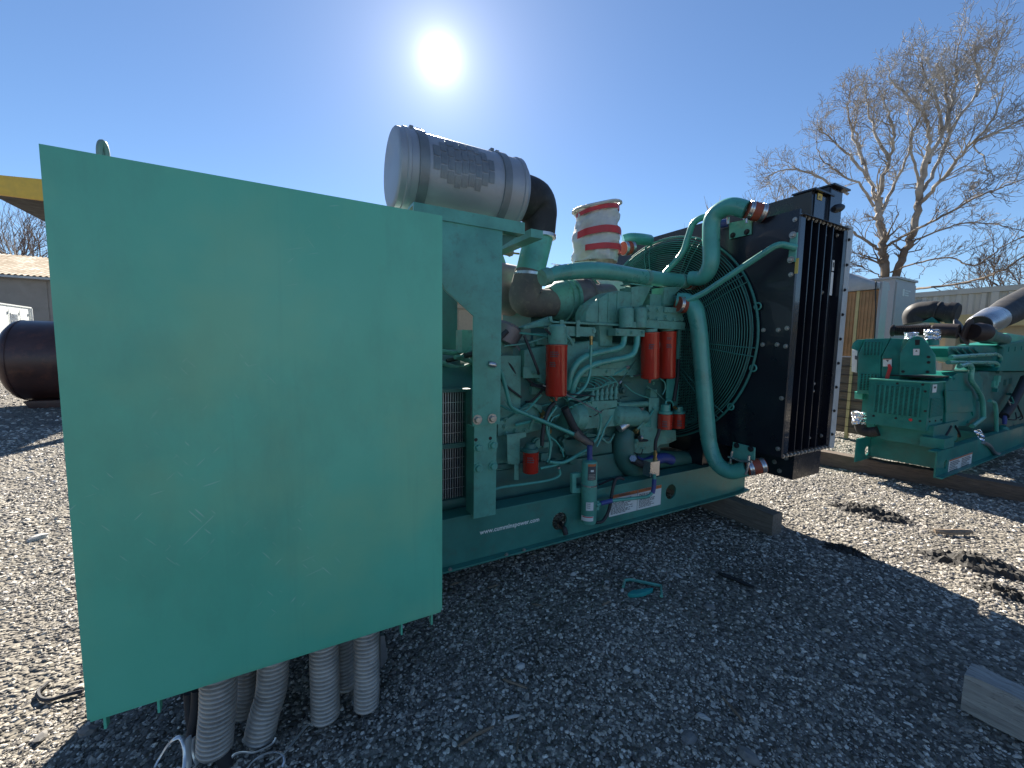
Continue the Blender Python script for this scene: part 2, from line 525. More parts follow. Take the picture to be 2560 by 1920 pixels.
def label_lines(name, p00, p11, y, n, parent, mat='label_text', seed=1, fill=0.75):
    """rows of small print on a sticker facing -y"""
    rnd = random.Random(seed)
    bm = bmesh.new()
    x0, x1 = sorted((p00[0], p11[0])); z0, z1 = sorted((p00[2], p11[2]))
    for i in range(n):
        z = z1 - (i + 0.5) * (z1 - z0) / n
        h = (z1 - z0) / n * 0.28
        x = x0
        while x < x0 + (x1 - x0) * rnd.uniform(fill * 0.6, 1.0):
            w = rnd.uniform(0.03, 0.12) * (x1 - x0)
            xe = min(x + w, x1)
            v = [bm.verts.new(q) for q in ((x, y, z - h), (xe, y, z - h), (xe, y, z + h), (x, y, z + h))]
            bm.faces.new(v)
            x = xe + 0.02 * (x1 - x0)
    return fin(name, bm, mat, parent)

# ------------------------------------------------------------------ ground
def _h(x, y, s, seed):
    a = np.random.default_rng(seed).uniform(0, 2 * PI, (10, 2)); r = np.zeros_like(x)
    for i, (ph, di) in enumerate(a):
        k = s * (0.5 + 0.22 * i)
        r = r + np.sin(x * math.cos(di) * k + y * math.sin(di) * k + ph)
    return r / 10
MOUNDS = ((4.46, 1.50, 0.22, 0.10, 0.02), (3.92, 0.75, 0.28, 0.10, 0.035), (3.36, 1.26, 0.2, 0.09, 0.02), (3.56, 0.58, 0.2, 0.10, 0.03), (-2.4, 3.6, 0.5, 0.3, 0.03))
def gz(x, y):
    x = np.asarray(x, float); y = np.asarray(y, float)
    d = np.hypot(x - 1, y - 2)
    fade = np.clip(1.4 - d / 40, 0.15, 1)
    z = (_h(x, y, 1.3, 3) * 0.028 + _h(x, y, 4.2, 5) * 0.014) * fade
    for mx, my, rx, ry, h in MOUNDS:
        z = z + h * np.exp(-(((x - mx) / rx) ** 2 + ((y - my) / ry) ** 2))
    # packed flat under the skids
    return z - 0.004
def axis(lo, hi, step, far, g=1.17):
    c = list(np.arange(lo, hi + 1e-6, step))
    s, v = step, hi
    while v < far:
        s *= g; v += s; c.append(v)
    s, v = step, lo
    while v > -far:
        s *= g; v -= s; c.insert(0, v)
    return np.array(c)
gx = axis(-4.0, 8.0, 0.06, 700); gy = axis(-0.6, 8.0, 0.06, 700)
GX, GY = np.meshgrid(gx, gy, indexing='ij')
GZ = gz(GX, GY)
nx, ny = len(gx), len(gy)
me = bpy.data.meshes.new('gravel_yard')
me.vertices.add(nx * ny)
me.vertices.foreach_set('co', np.stack([GX, GY, GZ], -1).reshape(-1).astype(np.float32))
ii, jj = np.meshgrid(np.arange(nx - 1), np.arange(ny - 1), indexing='ij')
a0 = (ii * ny + jj).reshape(-1)
quads = np.stack([a0, a0 + ny, a0 + ny + 1, a0 + 1], -1).astype(np.int32)
me.loops.add(quads.size); me.loops.foreach_set('vertex_index', quads.reshape(-1))
me.polygons.add(len(quads)); me.polygons.foreach_set('loop_start', np.arange(0, quads.size, 4, dtype=np.int32))
me.polygons.foreach_set('loop_total', np.full(len(quads), 4, dtype=np.int32))
me.polygons.foreach_set('use_smooth', np.ones(len(quads), dtype=bool))
me.update(); me.validate()
me.materials.append(MATS['gravel_ground'])
ground = bpy.data.objects.new('ground', me); COL.objects.link(ground)
ground['kind'] = 'structure'
def g1(x, y): return float(gz(x, y))

# ------------------------------------------------------------------ far buildings, left
B = thing('warehouse_building', 'grey-walled warehouse with tan corrugated roof at the far left', 'building', (-18, 29, 0))
YW = 28.0
box('wall', (-34, YW, -0.1), (-7.2, YW + 12, 4.40), 'wall_grey', B, 0)
bm = bmesh.new()
p = 0.20
xs = [-34.4 + p * i for i in range(int(27.6 / p))]
rows = []
for yy, zz in ((YW - 0.35, 4.36), (34.0, 6.13), (40.3, 4.3)):
    r = []
    for i, x in enumerate(xs):
        for dx, dz in ((0, 0), (0.05, 0.045), (0.10, 0.045), (0.15, 0)):
            r.append(bm.verts.new((x + dx, yy, zz + dz)))
    rows.append(r)
for a, b in zip(rows, rows[1:]):
    for i in range(len(a) - 1): bm.faces.new((a[i], a[i + 1], b[i + 1], b[i]))
fin('roof', bm, 'roof_tan', B, ang=20)
box('gutter', (-34.4, YW - 0.42, 4.24), (-6.8, YW - 0.34, 4.34), 'core_edge', B, 0)
for i in range(11):
    box('wall_panel', (-31.8 + 2.2 * i, YW - 0.03, 0), (-29.66 + 2.2 * i, YW - 0.002, 4.2), 'wall_grey', B, 0.01)

# tan shed seen through the machine
B = thing('tan_shed', 'tan metal shed glimpsed through the gap behind the engine', 'building', (8, 20, 0))
for i in range(9):
    box('wall_panel', (3.4 + 0.9 * i, 20, -0.1), (4.29 + 0.9 * i, 20.05, 3.35), 'tan_wall', B, 0.01)
box('wall', (3.4, 20.06, -0.1), (11.5, 26, 3.5), 'tan_wall', B, 0)
box('fascia', (3.3, 19.93, 3.38), (11.6, 19.99, 3.62), 'tan_wall', B, 0.01)
box('roof', (3.2, 19.9, 3.63), (11.7, 26.2, 3.70), 'tan_steel', B, 0)

# ------------------------------------------------------------------ white enclosure on trailer
E = thing('generator_enclosure', 'white boxy generator enclosure on a low trailer beyond the dark tank', 'enclosure', (-10, 22, 0))
XE = -9.0
P0 = (20.0, 24.03); ZB, ZT = 0.74, 2.68
box('body', (XE - 2.2, P0[0], ZB), (XE, P0[1], ZT), 'white_enclosure', E, 0.05)
box('roof', (XE - 2.24, P0[0] - 0.04, ZT + 0.003), (XE + 0.03, P0[1] + 0.04, ZT + 0.05), 'white_enclosure', E, 0.015)
for y0, y1 in ((20.3, 21.55), (21.62, 22.42), (22.47, 23.15), (23.2, 23.8)):
    d = box('door', (XE + 0.002, y0, 1.22), (XE + 0.03, y1, ZT - 0.1), 'white_enclosure', E, 0.008)
    box('latch', (XE + 0.033, y0 + 0.06, 1.75), (XE + 0.06, y0 + 0.12, 1.88), 'black', d)
    box('hinge', (XE + 0.033, y1 - 0.06, 2.35), (XE + 0.05, y1 - 0.02, 2.45), 'steel', d)
    box('lower_panel', (XE + 0.002, y0, 0.80), (XE + 0.025, y1, 1.10), 'white_enclosure', E, 0.008)
v = box('louver_frame', (XE + 0.031, 22.56, 1.55), (XE + 0.05, 23.02, 2.42), 'white_enclosure', E)
for i in range(14):
    box('slat', (XE + 0.051, 22.60, 1.59 + 0.058 * i), (XE + 0.066, 22.98, 1.615 + 0.058 * i), 'galv', v, 0)
box('belt_rail', (XE + 0.002, P0[0], 1.13), (XE + 0.045, P0[1], 1.19), 'core_edge', E)
for y in (P0[1] - 0.02,):
    lathe('corner_post', (XE + 0.01, y, ZB), (XE + 0.01, y, ZT), [(0, 0.06), (1, 0.06)], 'white_enclosure', E, 12)
box('trailer_frame', (XE - 2.1, P0[0], 0.56), (XE + 0.04, P0[1] + 0.6, 0.72), 'black', E)
box('trailer_step', (XE - 0.2, P0[0], 0.30), (XE + 0.12, P0[1] + 0.3, 0.36), 'core_edge', E)
for y in (20.6, 21.5):
    w = lathe('wheel', (XE - 0.28, y, 0.33), (XE - 0.02, y, 0.33), [(0, 0.28), (0.1, 0.33), (0.9, 0.33), (1, 0.28)], 'rubber', E, 20)
    lathe('rim', (XE - 0.03, y, 0.33), (XE + 0.0, y, 0.33), [(0, 0.19), (0.6, 0.19), (1, 0.12)], 'galv', w, 16)
box('landing_leg', (XE - 0.3, 23.5, 0.02), (XE - 0.2, 23.6, 0.56), 'black', E)

# ------------------------------------------------------------------ dark tank
T = thing('storage_tank', 'dark brown steel tank with a domed end lying on the gravel', 'tank', (-3.6, 12.6, 0))
tz, tr = 0.97, 0.845
lathe('shell', (-5.16, 12.6, tz), (-2.0, 12.6, tz), [(0.0, 0.02), (0.004, 0.2), (0.016, 0.42), (0.034, 0.6), (0.055, 0.73), (0.08, 0.82), (0.10, tr), (0.9, tr), (0.93, 0.78), (0.97, 0.55), (1, 0.02)], 'tank', T, 48)
lathe('seam', (-4.84, 12.6, tz), (-4.815, 12.6, tz), [(0, tr), (0.2, tr + 0.008), (0.8, tr + 0.008), (1, tr)], 'tank', T, 48)
prism('saddle', [(-4.72, 0, 0.15), (-4.6, 0, -0.03), (-2.6, 0, -0.03), (-2.5, 0, 0.15)], 12.0, 13.2, 'tank', T)
lathe('lifting_lug', (-4.93, 12.55, 1.70), (-4.93, 12.65, 1.70), [(0, 0.05), (0.1, 0.085), (0.9, 0.085), (1, 0.05)], 'white', T, 16)

# ------------------------------------------------------------------ yellow canopy
K = thing('yellow_canopy', 'yellow-edged dark canopy jutting out at the upper left', 'canopy', (-2, 13, 0))
YC = 12.0
prism('fascia', [(-4.95, 0, 4.56), (-0.9, 0, 4.86), (-0.9, 0, 4.21), (-4.95, 0, 4.207)], YC, YC + 0.08, 'yellow', K)
prism('deck', [(-4.93, 0, 4.53), (-0.95, 0, 4.82), (-0.95, 0, 4.22), (-4.93, 0, 4.215)], YC + 0.083, YC + 4.2, 'canopy_dark', K)
for y in (YC + 0.6, YC + 3.6):
    box('post', (-1.3, y, -0.05), (-1.12, y + 0.18, 4.23), 'yellow', K)

# ------------------------------------------------------------------ right background
C = thing('shipping_container', 'long grey ribbed container behind the right-hand generator', 'container', (15, 1.5, 0))
XC = 14.0
bm = bmesh.new()
prev = None
y = 4.45
k = 0
while y > -7.6:
    for dy, dx in ((0, 0), (-0.07, 0), (-0.10, 0.035), (-0.17, 0.035), (-0.20, 0)):
        a = bm.verts.new((XC + dx, y + dy, 0.0)); b = bm.verts.new((XC + dx, y + dy, 2.82))
        if prev: bm.faces.new((prev[0], a, b, prev[1]))
        prev = (a, b)
    y -= 0.20
fin('side_wall', bm, 'container_grey', C, ang=20)
box('core', (XC + 0.06, -7.6, 0.0), (XC + 2.4, 4.44, 2.86), 'container_grey', C, 0)
box('top_rail', (XC - 0.03, -7.65, 2.825), (XC + 0.05, 4.5, 2.945), 'container_grey', C, 0.01)
box('bottom_rail', (XC - 0.03, -7.65, 0.0), (XC - 0.002, 4.5, 0.14), 'container_grey', C, 0.01)
for yy in (4.45, 2.85):
    box('corner_post', (XC - 0.035, yy - 0.07, 0.15), (XC - 0.002, yy + 0.05, 2.82), 'container_grey', C, 0.01)
v = box('vent', (XC - 0.02, 3.95, 2.25), (XC - 0.004, 4.32, 2.72), 'container_grey', C)
for i in range(5):
    box('slat', (XC - 0.05, 3.98, 2.30 + 0.085 * i), (XC - 0.022, 4.29, 2.335 + 0.085 * i), 'grey_cabinet', v, 0)
C = thing('tan_beam', 'tan steel beam lying on racks in front of the grey container', 'beam', (13, 2, 0))
box('beam', (13.2, -5.0, 2.02), (13.45, 3.65, 2.29), 'tan_steel', C, 0.01)
for yy in (3.2, 1.4, -0.6, -3.0):
    box('rack_leg', (13.22, yy, -0.02), (13.40, yy + 0.16, 2.017), 'tan_wall', C, 0)
box('panel', (13.42, -5.0, 1.2), (13.48, 3.5, 2.015), 'tan_wall', C, 0)

C = thing('switchgear_cabinet', 'tall grey metal cabinet with a small white badge in front of the tree', 'cabinet', (10.4, 3.5, 0))
box('body', (10.0, 3.29, -0.02), (10.95, 4.3, 2.80), 'grey_cabinet', C, 0.012)
box('roof', (9.97, 3.26, 2.803), (10.98, 4.33, 2.84), 'grey_cabinet', C, 0.01)
d = box('door', (10.03, 3.268, 0.1), (10.92, 3.287, 2.74), 'grey_cabinet', C, 0.006)
box('handle', (10.12, 3.235, 1.3), (10.16, 3.266, 1.5), 'steel', d)
for i, (w0, w1) in enumerate(((0.30, 0.33), (0.345, 0.375))):
    box('badge_bar', (10.0 + w0, 3.262, 2.50), (10.0 + w1, 3.267, 2.63), 'label_white', d, 0)
label_lines('badge_lettering', (10.41, 0, 2.50), (10.72, 0, 2.63), 3.2645, 3, d, 'label_white', 4)

C = thing('copper_radiator', 'large copper-brown radiator core standing between main machine and grey cabinet', 'radiator', (8.2, 3, 0))
for i, (y0, y1) in enumerate(((3.08, 3.34), (2.81, 3.06))):
    box('core', (8.0, y0, 1.35), (8.12, y1, 2.38), 'copper_core', C, 0.004)
    for j in range(5):
        box('core_tube', (7.992, y0 + 0.03 + 0.045 * j, 1.36), (7.9985, y0 + 0.05 + 0.045 * j, 2.37), 'copper_core', C, 0)
box('divider', (7.985, 3.05, 0.0), (8.05, 3.09, 2.42), 'tan_steel', C)
box('lower_core', (8.0, 2.81, 0.1), (8.14, 3.34, 1.33), 'timber_dark', C, 0.004)
for j in range(8):
    box('fin_strip', (7.985, 2.82, 0.2 + 0.14 * j), (7.997, 3.33, 0.21 + 0.14 * j), 'rust_pipe', C, 0)
prism('top_tank', [(0, 3.36, 2.385), (0, 2.79, 2.385), (0, 2.79, 2.47), (0, 3.0, 2.56), (0, 3.2, 2.68), (0, 3.36, 2.70)], 7.94, 8.3, 'galv', C, axis='x')
box('side_frame', (7.97, 2.77, 0.0), (8.2, 2.805, 2.5), 'grey_cabinet', C)
tube('cable', [(7.93, 2.84, 2.5), (7.9, 2.82, 2.3), (7.92, 2.80, 2.0), (7.95, 2.8, 1.6)], 0.008, 'black', C, 6, curve=True)

# ------------------------------------------------------------------ trees
def grow(bm, p, d, L, r, depth, rnd, spread=0.55, up=0.12, maxd=5, dens=1.0, crook=0.14):
    n = 4 if depth < 2 else 3
    steps = 5 if depth < 2 else 3
    path = [Vector(p)]; dd = Vector(d).normalized()
    for i in range(steps):
        dd = (dd + Vector((rnd.gauss(0, crook), rnd.gauss(0, crook), rnd.gauss(0, crook * 0.85) + up * 0.5))).normalized()
        path.append(path[-1] + dd * (L / steps))
    r1 = max(r * 0.5, 0.005)
    sweep(bm, path, [r + (r1 - r) * i / steps for i in range(steps + 1)], n if depth > 1 else 6, cap=False)
    if depth >= maxd: return
    kids = max(2, int((4 if depth < 3 else 3.2) * dens + rnd.random()))
    for i in range(kids):
        t = rnd.uniform(0.25, 1.0) if i else 1.0
        q = min(int(t * steps), steps - 1)
        o = path[q].lerp(path[q + 1], t * steps - q)
        ax = dd.orthogonal().normalized(); ax.rotate(Quaternion(dd, rnd.uniform(0, 2 * PI)))
        nd = dd.copy(); nd.rotate(Quaternion(ax, rnd.uniform(0.25, spread + 0.35)))
        nd.z += up
        grow(bm, o, nd, L * rnd.uniform(0.52, 0.78), max(r * (0.55 + 0.12 * (1 - t)), 0.006), depth + 1, rnd, spread, up, maxd, dens, crook)

def limb_tree(name, label, limbs, mat, seed, base_loc, sub=(8, 2.4, 4), spread=0.55, up=0.14):
    t = thing(name, label, 'tree', base_loc)
    rnd = random.Random(seed)
    bmT = bmesh.new(); bmC = bmesh.new()
    for pts, r0, r1, kids, klen in limbs:
        path = spline(pts, 5)
        jit = [Vector((rnd.gauss(0, 0.03), rnd.gauss(0, 0.03), 0)) for _ in path]
        path = [p + j for p, j in zip(path, jit)]
        m = len(path)
        rr = [r0 + (r1 - r0) * (i / (m - 1)) for i in range(m)]
        sweep(bmT, path, rr, 9, cap=False)
        for i in range(kids):
            tt = rnd.uniform(0.22, 1.0) if i else 1.0
            q = min(int(tt * (m - 1)), m - 2)
            o = path[q]; dd = (path[q + 1] - path[q]).normalized()
            ax = dd.orthogonal().normalized(); ax.rotate(Quaternion(dd, rnd.uniform(0, 2 * PI)))
            nd = dd.copy(); nd.rotate(Quaternion(ax, rnd.uniform(0.3, 0.95) if i else 0.05)); nd.z += up
            grow(bmC, o, nd, klen * rnd.uniform(0.7, 1.15), max(rr[q] * 0.40, 0.011), 1, rnd, 0.7, 0.06, 4, 0.8, 0.17)
    fin('trunk', bmT, mat, t)
    c = fin('crown', bmC, mat, t)
    return t

XT = 21.0
limbs = [
  ([(21, 7.35, -0.3), (21, 7.3, 2.5), (21,7.271,4.443),(21,7.331,5.245),(21,7.44,6.122),(21,7.614,6.887),(21,7.697,7.631)], 0.158, 0.120, 10, 0.77),
  ([(21,7.672,7.296),(20.6,7.467,8.124),(20.4,7.208,8.924),(20.2,7.129,9.695),(20,7.352,10.585),(20,7.492,11.136)], 0.079, 0.018, 18, 0.70),
  ([(21,7.667,7.229),(21.5,8.245,8.57),(22,8.829,10.061),(22,9.1,11.292),(22.2,9.128,12.268)], 0.074, 0.018, 18, 0.70),
  ([(21,7.81,7.335),(20.5,8.127,8.128),(20,8.652,8.664),(19.5,9.14,9.328),(19.3,9.349,10.093)], 0.051, 0.012, 15, 0.63),
  ([(21,7.459,5.533),(20.5,7.853,5.945),(20,8.378,6.525),(19.5,9.314,7.501),(19.2,10.016,8.486)], 0.060, 0.012, 17, 0.67),
  ([(21, 7.2, -0.3), (21, 7.0, 2.6), (21,6.911,4.458),(21,6.723,5.261),(21,6.555,5.92),(21,6.478,6.77),(21,6.431,7.675),(21,6.366,8.618)], 0.139, 0.102, 8, 0.70),
  ([(21,6.366,8.618),(20.7,6.239,9.206),(20.4,6.319,9.859),(20.2,6.704,10.623),(20,7.279,11.562),(20,7.358,11.96)], 0.070, 0.018, 20, 0.73),
  ([(21,6.352,8.433),(21.3,6.069,9.521),(21.6,5.987,10.853),(22,6.099,12.148),(22,6.111,12.854)], 0.070, 0.015, 22, 0.73),
  ([(21,6.46,7.44),(21.4,6.18,8.338),(21.8,5.991,9.735),(22.2,5.573,10.823),(22.5,5.338,11.712),(22.5,5.251,12.117)], 0.065, 0.015, 22, 0.73),
  ([(21,6.383,7.05),(20.6,5.819,7.512),(20.2,5.305,8.033),(20,4.938,8.379),(19.6,4.429,8.924),(19.4,4.304,9.544)], 0.070, 0.015, 20, 0.70),
  ([(21,6.479,7.691),(20.4,6.557,8.554),(20,6.531,9.153),(19.8,6.29,9.683),(19.5,5.988,10.174),(19.4,5.885,10.791)], 0.046, 0.012, 17, 0.67),
  ([(21,5.181,8.67),(19.6,4.522,7.444),(19.4,4.374,6.991),(19.2,4.587,6.613)], 0.023, 0.009, 8, 0.35),
  ([(21,7.261,5.69),(20.2,6.338,5.876),(19.8,5.461,6.117),(19.4,4.543,6.431),(19,3.979,6.428),(18.8,3.538,6.505)], 0.051, 0.015, 18, 0.63),
  ([(21,6.511,5.66),(21.5,6.024,5.995),(21.8,5.368,6.184),(22,4.583,5.961),(22,3.996,5.593)], 0.037, 0.012, 13, 0.53),
  ([(21,7.075,4.612),(20,6.094,4.661),(19.6,5.133,4.649),(19.2,4.398,4.233),(19,3.901,4.63),(18.8,3.403,4.838)], 0.033, 0.012, 13, 0.48),
  ([(18,5.422,3.516),(17.5,4.699,3.467),(17,3.893,3.49),(16.6,3.359,3.601),(16.3,2.913,3.919)], 0.037, 0.018, 13, 0.46),
  ([(21,7.428,5.131),(20.6,7.846,5.358),(20.3,8.136,5.51),(20,8.812,6.016)], 0.028, 0.012, 10, 0.46),
  ([(21,7.378,4.459),(20.6,7.634,4.723),(20.3,8.163,5.111),(20,8.644,5.366)], 0.023, 0.009, 10, 0.42),
  ([(21.5,8.245,8.57),(21.2,8.785,9.582),(21,9.299,10.288),(20.8,9.767,10.992),(20.7,9.974,11.337)], 0.06, 0.012, 16, 0.66),
  ([(21.8,8.591,9.439),(22,9.204,11.057),(22,9.438,12.151),(22,9.442,12.785)], 0.06, 0.012, 16, 0.66),
  ([(20.4,7.25,8.817),(20.6,7.879,10.123),(20.8,8.221,11.228),(21,8.466,12.055)], 0.06, 0.012, 16, 0.66),
  ([(20,8.357,7.776),(19.6,9.325,8.747),(19.2,10.135,9.222),(19,10.862,9.225),(19,11.21,8.982)], 0.05, 0.012, 18, 0.66),
  ([(21.3,6.11,9.479),(21,6.254,10.635),(20.8,6.646,11.768),(20.8,6.856,12.413)], 0.06, 0.012, 16, 0.66),
  ([(21.8,6.027,9.632),(21.8,6.268,11.292),(21.8,6.443,12.395)], 0.06, 0.012, 16, 0.66),
  ([(22.2,5.568,10.763),(22.3,5.612,11.569),(22.3,5.779,12.356)], 0.05, 0.012, 16, 0.66),
  ([(20,4.938,8.379),(19.8,4.392,8.408),(19.6,4.019,8.44),(19.6,3.862,8.514)], 0.05, 0.012, 14, 0.62),
  ([(21,7.609,6.82),(21.6,7.438,8.188),(22,7.279,9.194),(22.3,7.303,10.312),(22.5,7.591,11.278)], 0.07, 0.012, 16, 0.66),
]
limb_tree('sycamore_tree', 'big bare sycamore with pale forked trunk rising behind the grey cabinet', limbs, 'bark', 5, (21, 7.3, 0))
def small_tree(x, y, h, label, seed, mat='bark_far', dens=1.0, r=0.16, name='bare_tree', kids=4):
    t = thing(name, label, 'tree', (x, y, 0), 'bare trees along the skyline')
    rnd = random.Random(seed)
    bm = bmesh.new()
    hh = h * 0.34
    sweep(bm, [Vector((x, y, -0.2)), Vector((x + 0.1, y, hh * 0.5)), Vector((x + 0.05, y + 0.1, hh))], [r, r * 0.85, r * 0.7], 8, cap=False)
    fin('trunk', bm, mat, t)
    bm = bmesh.new()
    for i in range(kids):
        a = 2 * PI * i / kids + rnd.random()
        grow(bm, (x + 0.05, y + 0.1, hh * rnd.uniform(0.75, 1)), (math.cos(a) * 0.5, math.sin(a) * 0.5, 1.0), h * 0.34, r * 0.6, 1, rnd, 0.5, 0.15, 5, dens)
    fin('crown', bm, mat, t)
small_tree(26, 14.2, 11.0, 'thinner bare tree showing left of the big sycamore above the radiator', 21, 'bark', 1.0, 0.2)
small_tree(30, 19.5, 10.5, 'small pale bare tree just right of the upper coolant pipe', 25, 'bark_far', 1.0, 0.16)
for i, (x, y, h, lab) in enumerate(((-15.2, 40, 10.2, 'dark bare tree over the warehouse roof at the left picture edge'),
                                    (-12.4, 44, 9.6, 'dark bare tree over the warehouse roof beside the green panel'),
                                    (-18.5, 46, 11.0, 'taller dark bare tree furthest left behind the warehouse'))):
    small_tree(x, y, h, lab, 40 + i, 'bark_far', 0.95, 0.13)
for i, (x, y, h, lab) in enumerate(((34, 6.5, 7.2, 'low bare tree over the grey container, nearest the cabinet'),
                                    (36, 4.0, 7.8, 'low bare tree over the grey container, middle of the row'),
                                    (35, 1.2, 8.0, 'low bare tree over the grey container, at the right edge'))):
    small_tree(x, y, h, lab, 60 + i, 'bark_far', 1.0, 0.13)
bm = bmesh.new()
rnd = random.Random(3)
for i in range(240):
    x = rnd.uniform(-150, 190); y = rnd.uniform(90, 130)
    if rnd.random() < 0.35: x, y = rnd.uniform(90, 140), rnd.uniform(-60, 110)
    h = rnd.uniform(2.5, 5.5)
    bmesh.ops.create_icosphere(bm, subdivisions=1, radius=1, matrix=Matrix.Translation((x, y, h * 0.3)) @ Matrix.Diagonal((rnd.uniform(3, 7), rnd.uniform(3, 6), h, 1)))
w = fin('far_treeline', bm, 'bark_far'); w['kind'] = 'stuff'; w['label'] = 'low brown treeline on the far horizon'

# ================================================================== main generator set
G = thing('generator_set', 'large green diesel generator set with flat side panel and black radiator', 'generator', (1.9, 2.52, 0.17))

# ---- skid
YR = 2.055
ZR0, ZR1 = 0.169, 0.462
h1 = (1.513,2.055,0.29); h2 = (2.559,2.055,0.315)
def rail(yw, sgn, holes):
    r = prism('skid_rail', [(-0.45, yw, ZR0 + 0.012), (3.52, yw, ZR0 + 0.012), (3.52, yw, ZR1 - 0.012), (-0.45, yw, ZR1 - 0.012)], yw, yw + 0.012 * sgn, 'green_skid', G,
              holes=[circle(h, 0.058, 24, 'y') for h in holes])
    prism('rail_flange', [(-0.45, 0, ZR0), (3.40, 0, ZR0), (3.52, 0, ZR0 + 0.016), (3.52, 0, ZR0 + 0.028), (3.40, 0, ZR0 + 0.0115), (-0.45, 0, ZR0 + 0.0115)], yw - 0.045 * sgn, yw + 0.1 * sgn, 'green_skid', r, bevel=0.002)
    box('rail_flange', (-0.45, yw - 0.018 * sgn, ZR1 - 0.0115), (3.52, yw + 0.1 * sgn, ZR1), 'green_skid', r, 0.003)
    return r
rl = rail(YR, 1, (h1, h2))
rail(2.985, -1, ())
for x in (-0.42, 0.5, 1.35, 2.1, 2.9, 3.18):
    box('cross_member', (x, YR + 0.014, 0.19), (x + 0.1, 2.97, 0.40), 'green_skid', G, 0.003)
box('deck_sun_block', (-0.42, YR + 0.11, 0.40), (3.5, 2.88, 0.415), 'green_dark', G, 0)  # added full plate, stops sunlight passing through the open skid
tube('drain_hose', [(1.562,2.12,0.24),(1.546,2.08,0.236),(1.532,2.03,0.245),(1.537,2.02,0.211)], 0.017, 'hose_dark', rl, 10, curve=True)
text_mesh('lettering', 'www.cumminspower.com', (0.946,2.054,0.313), 0.408, 'lettering', rl, bold=0.02)
# warning sticker
s0 = (1.933,2.052,0.244); s1 = (2.446,2.052,0.399)
sx0, sx1, sz0, sz1 = s0[0], s1[0], s0[2] - 0.008, s1[2] - 0.01
mid = sx0 + (sx1 - sx0) * 0.52
for i, (a, b) in enumerate(((sx0, mid - 0.003), (mid + 0.003, sx1))):
    st = box('warning_sticker', (a, 2.0515, sz0), (b, 2.054, sz1), 'label_white', rl, 0)
    box('sticker_header', (a, 2.0500, sz1 - 0.024), (b, 2.0512, sz1), 'label_orange', st, 0)
    text_mesh('sticker_lettering', '\u26a0 WARNING' if False else 'WARNING', (a + (b - a) * 0.3, 2.0495, sz1 - 0.018), (b - a) * 0.42, 'label_text', st)
    label_lines('sticker_print', (a + 0.012, 0, sz0 + 0.012), (b - 0.012, 0, sz1 - 0.035), 2.0508, 13, st, seed=5 + i)
for px in (0.75, 1.1, 1.22):
    bolt((px, 2.008, ZR0 + 0.02), 'z', 0.008, 'bolt', rl)

# ---- output box with the big flat panel
XL, XR, ZP0, ZP1, YP = -0.494, 0.498, 0.376, 1.861, 1.42
ob = box('output_box', (XL + 0.03, YP + 0.028, ZP0 + 0.035), (XR - 0.03, 2.62, ZP1 - 0.03), 'green_dark', G, 0.006)
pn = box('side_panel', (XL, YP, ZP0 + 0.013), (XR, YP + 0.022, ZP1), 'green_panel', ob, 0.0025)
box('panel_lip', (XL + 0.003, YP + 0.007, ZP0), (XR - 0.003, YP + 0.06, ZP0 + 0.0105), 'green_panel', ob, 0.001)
for p in ((-0.47,1.45,0.332),(-0.355,1.45,0.328),(0.35,1.45,0.323),(0.467,1.45,0.324)):
    box('bracket_tab', (p[0] - 0.003, YP + 0.03, p[2] - 0.006), (p[0] + 0.003, YP + 0.055, ZP0 + 0.004), 'green_panel', ob, 0.001)
for x in (-0.22, 0.08, 0.30):
    bolt((x, YP + 0.05, ZP1 + 0.004), 'z', 0.010, 'green_dark', ob)
box('top_lip', (XL + 0.01, YP + 0.023, ZP1 - 0.02), (XR - 0.01, YP + 0.1, ZP1 - 0.004), 'green_panel', ob, 0.001)
# lifting eye, seen nearly edge on
le = (-0.436,1.62,1.921),(-0.434,1.62,1.961)
bm = bmesh.new()
ring = [Vector((le[0][0] + 0.006 * math.sin(a), 1.62 + 0.006 * math.sin(a), le[0][2] + 0.006 - 0.034 * math.cos(a))) for a in [2 * PI * k / 24 for k in range(25)]]
sweep(bm, ring, 0.0075, 10)
fin('lifting_eye', bm, 'lift_eye', ob)
lathe('eye_base', (le[0][0], 1.62, ZP1 - 0.05), (le[0][0], 1.62, le[0][2] - 0.022), [(0, 0.03), (0.8, 0.03), (1, 0.022)], 'lift_eye', ob, 16)

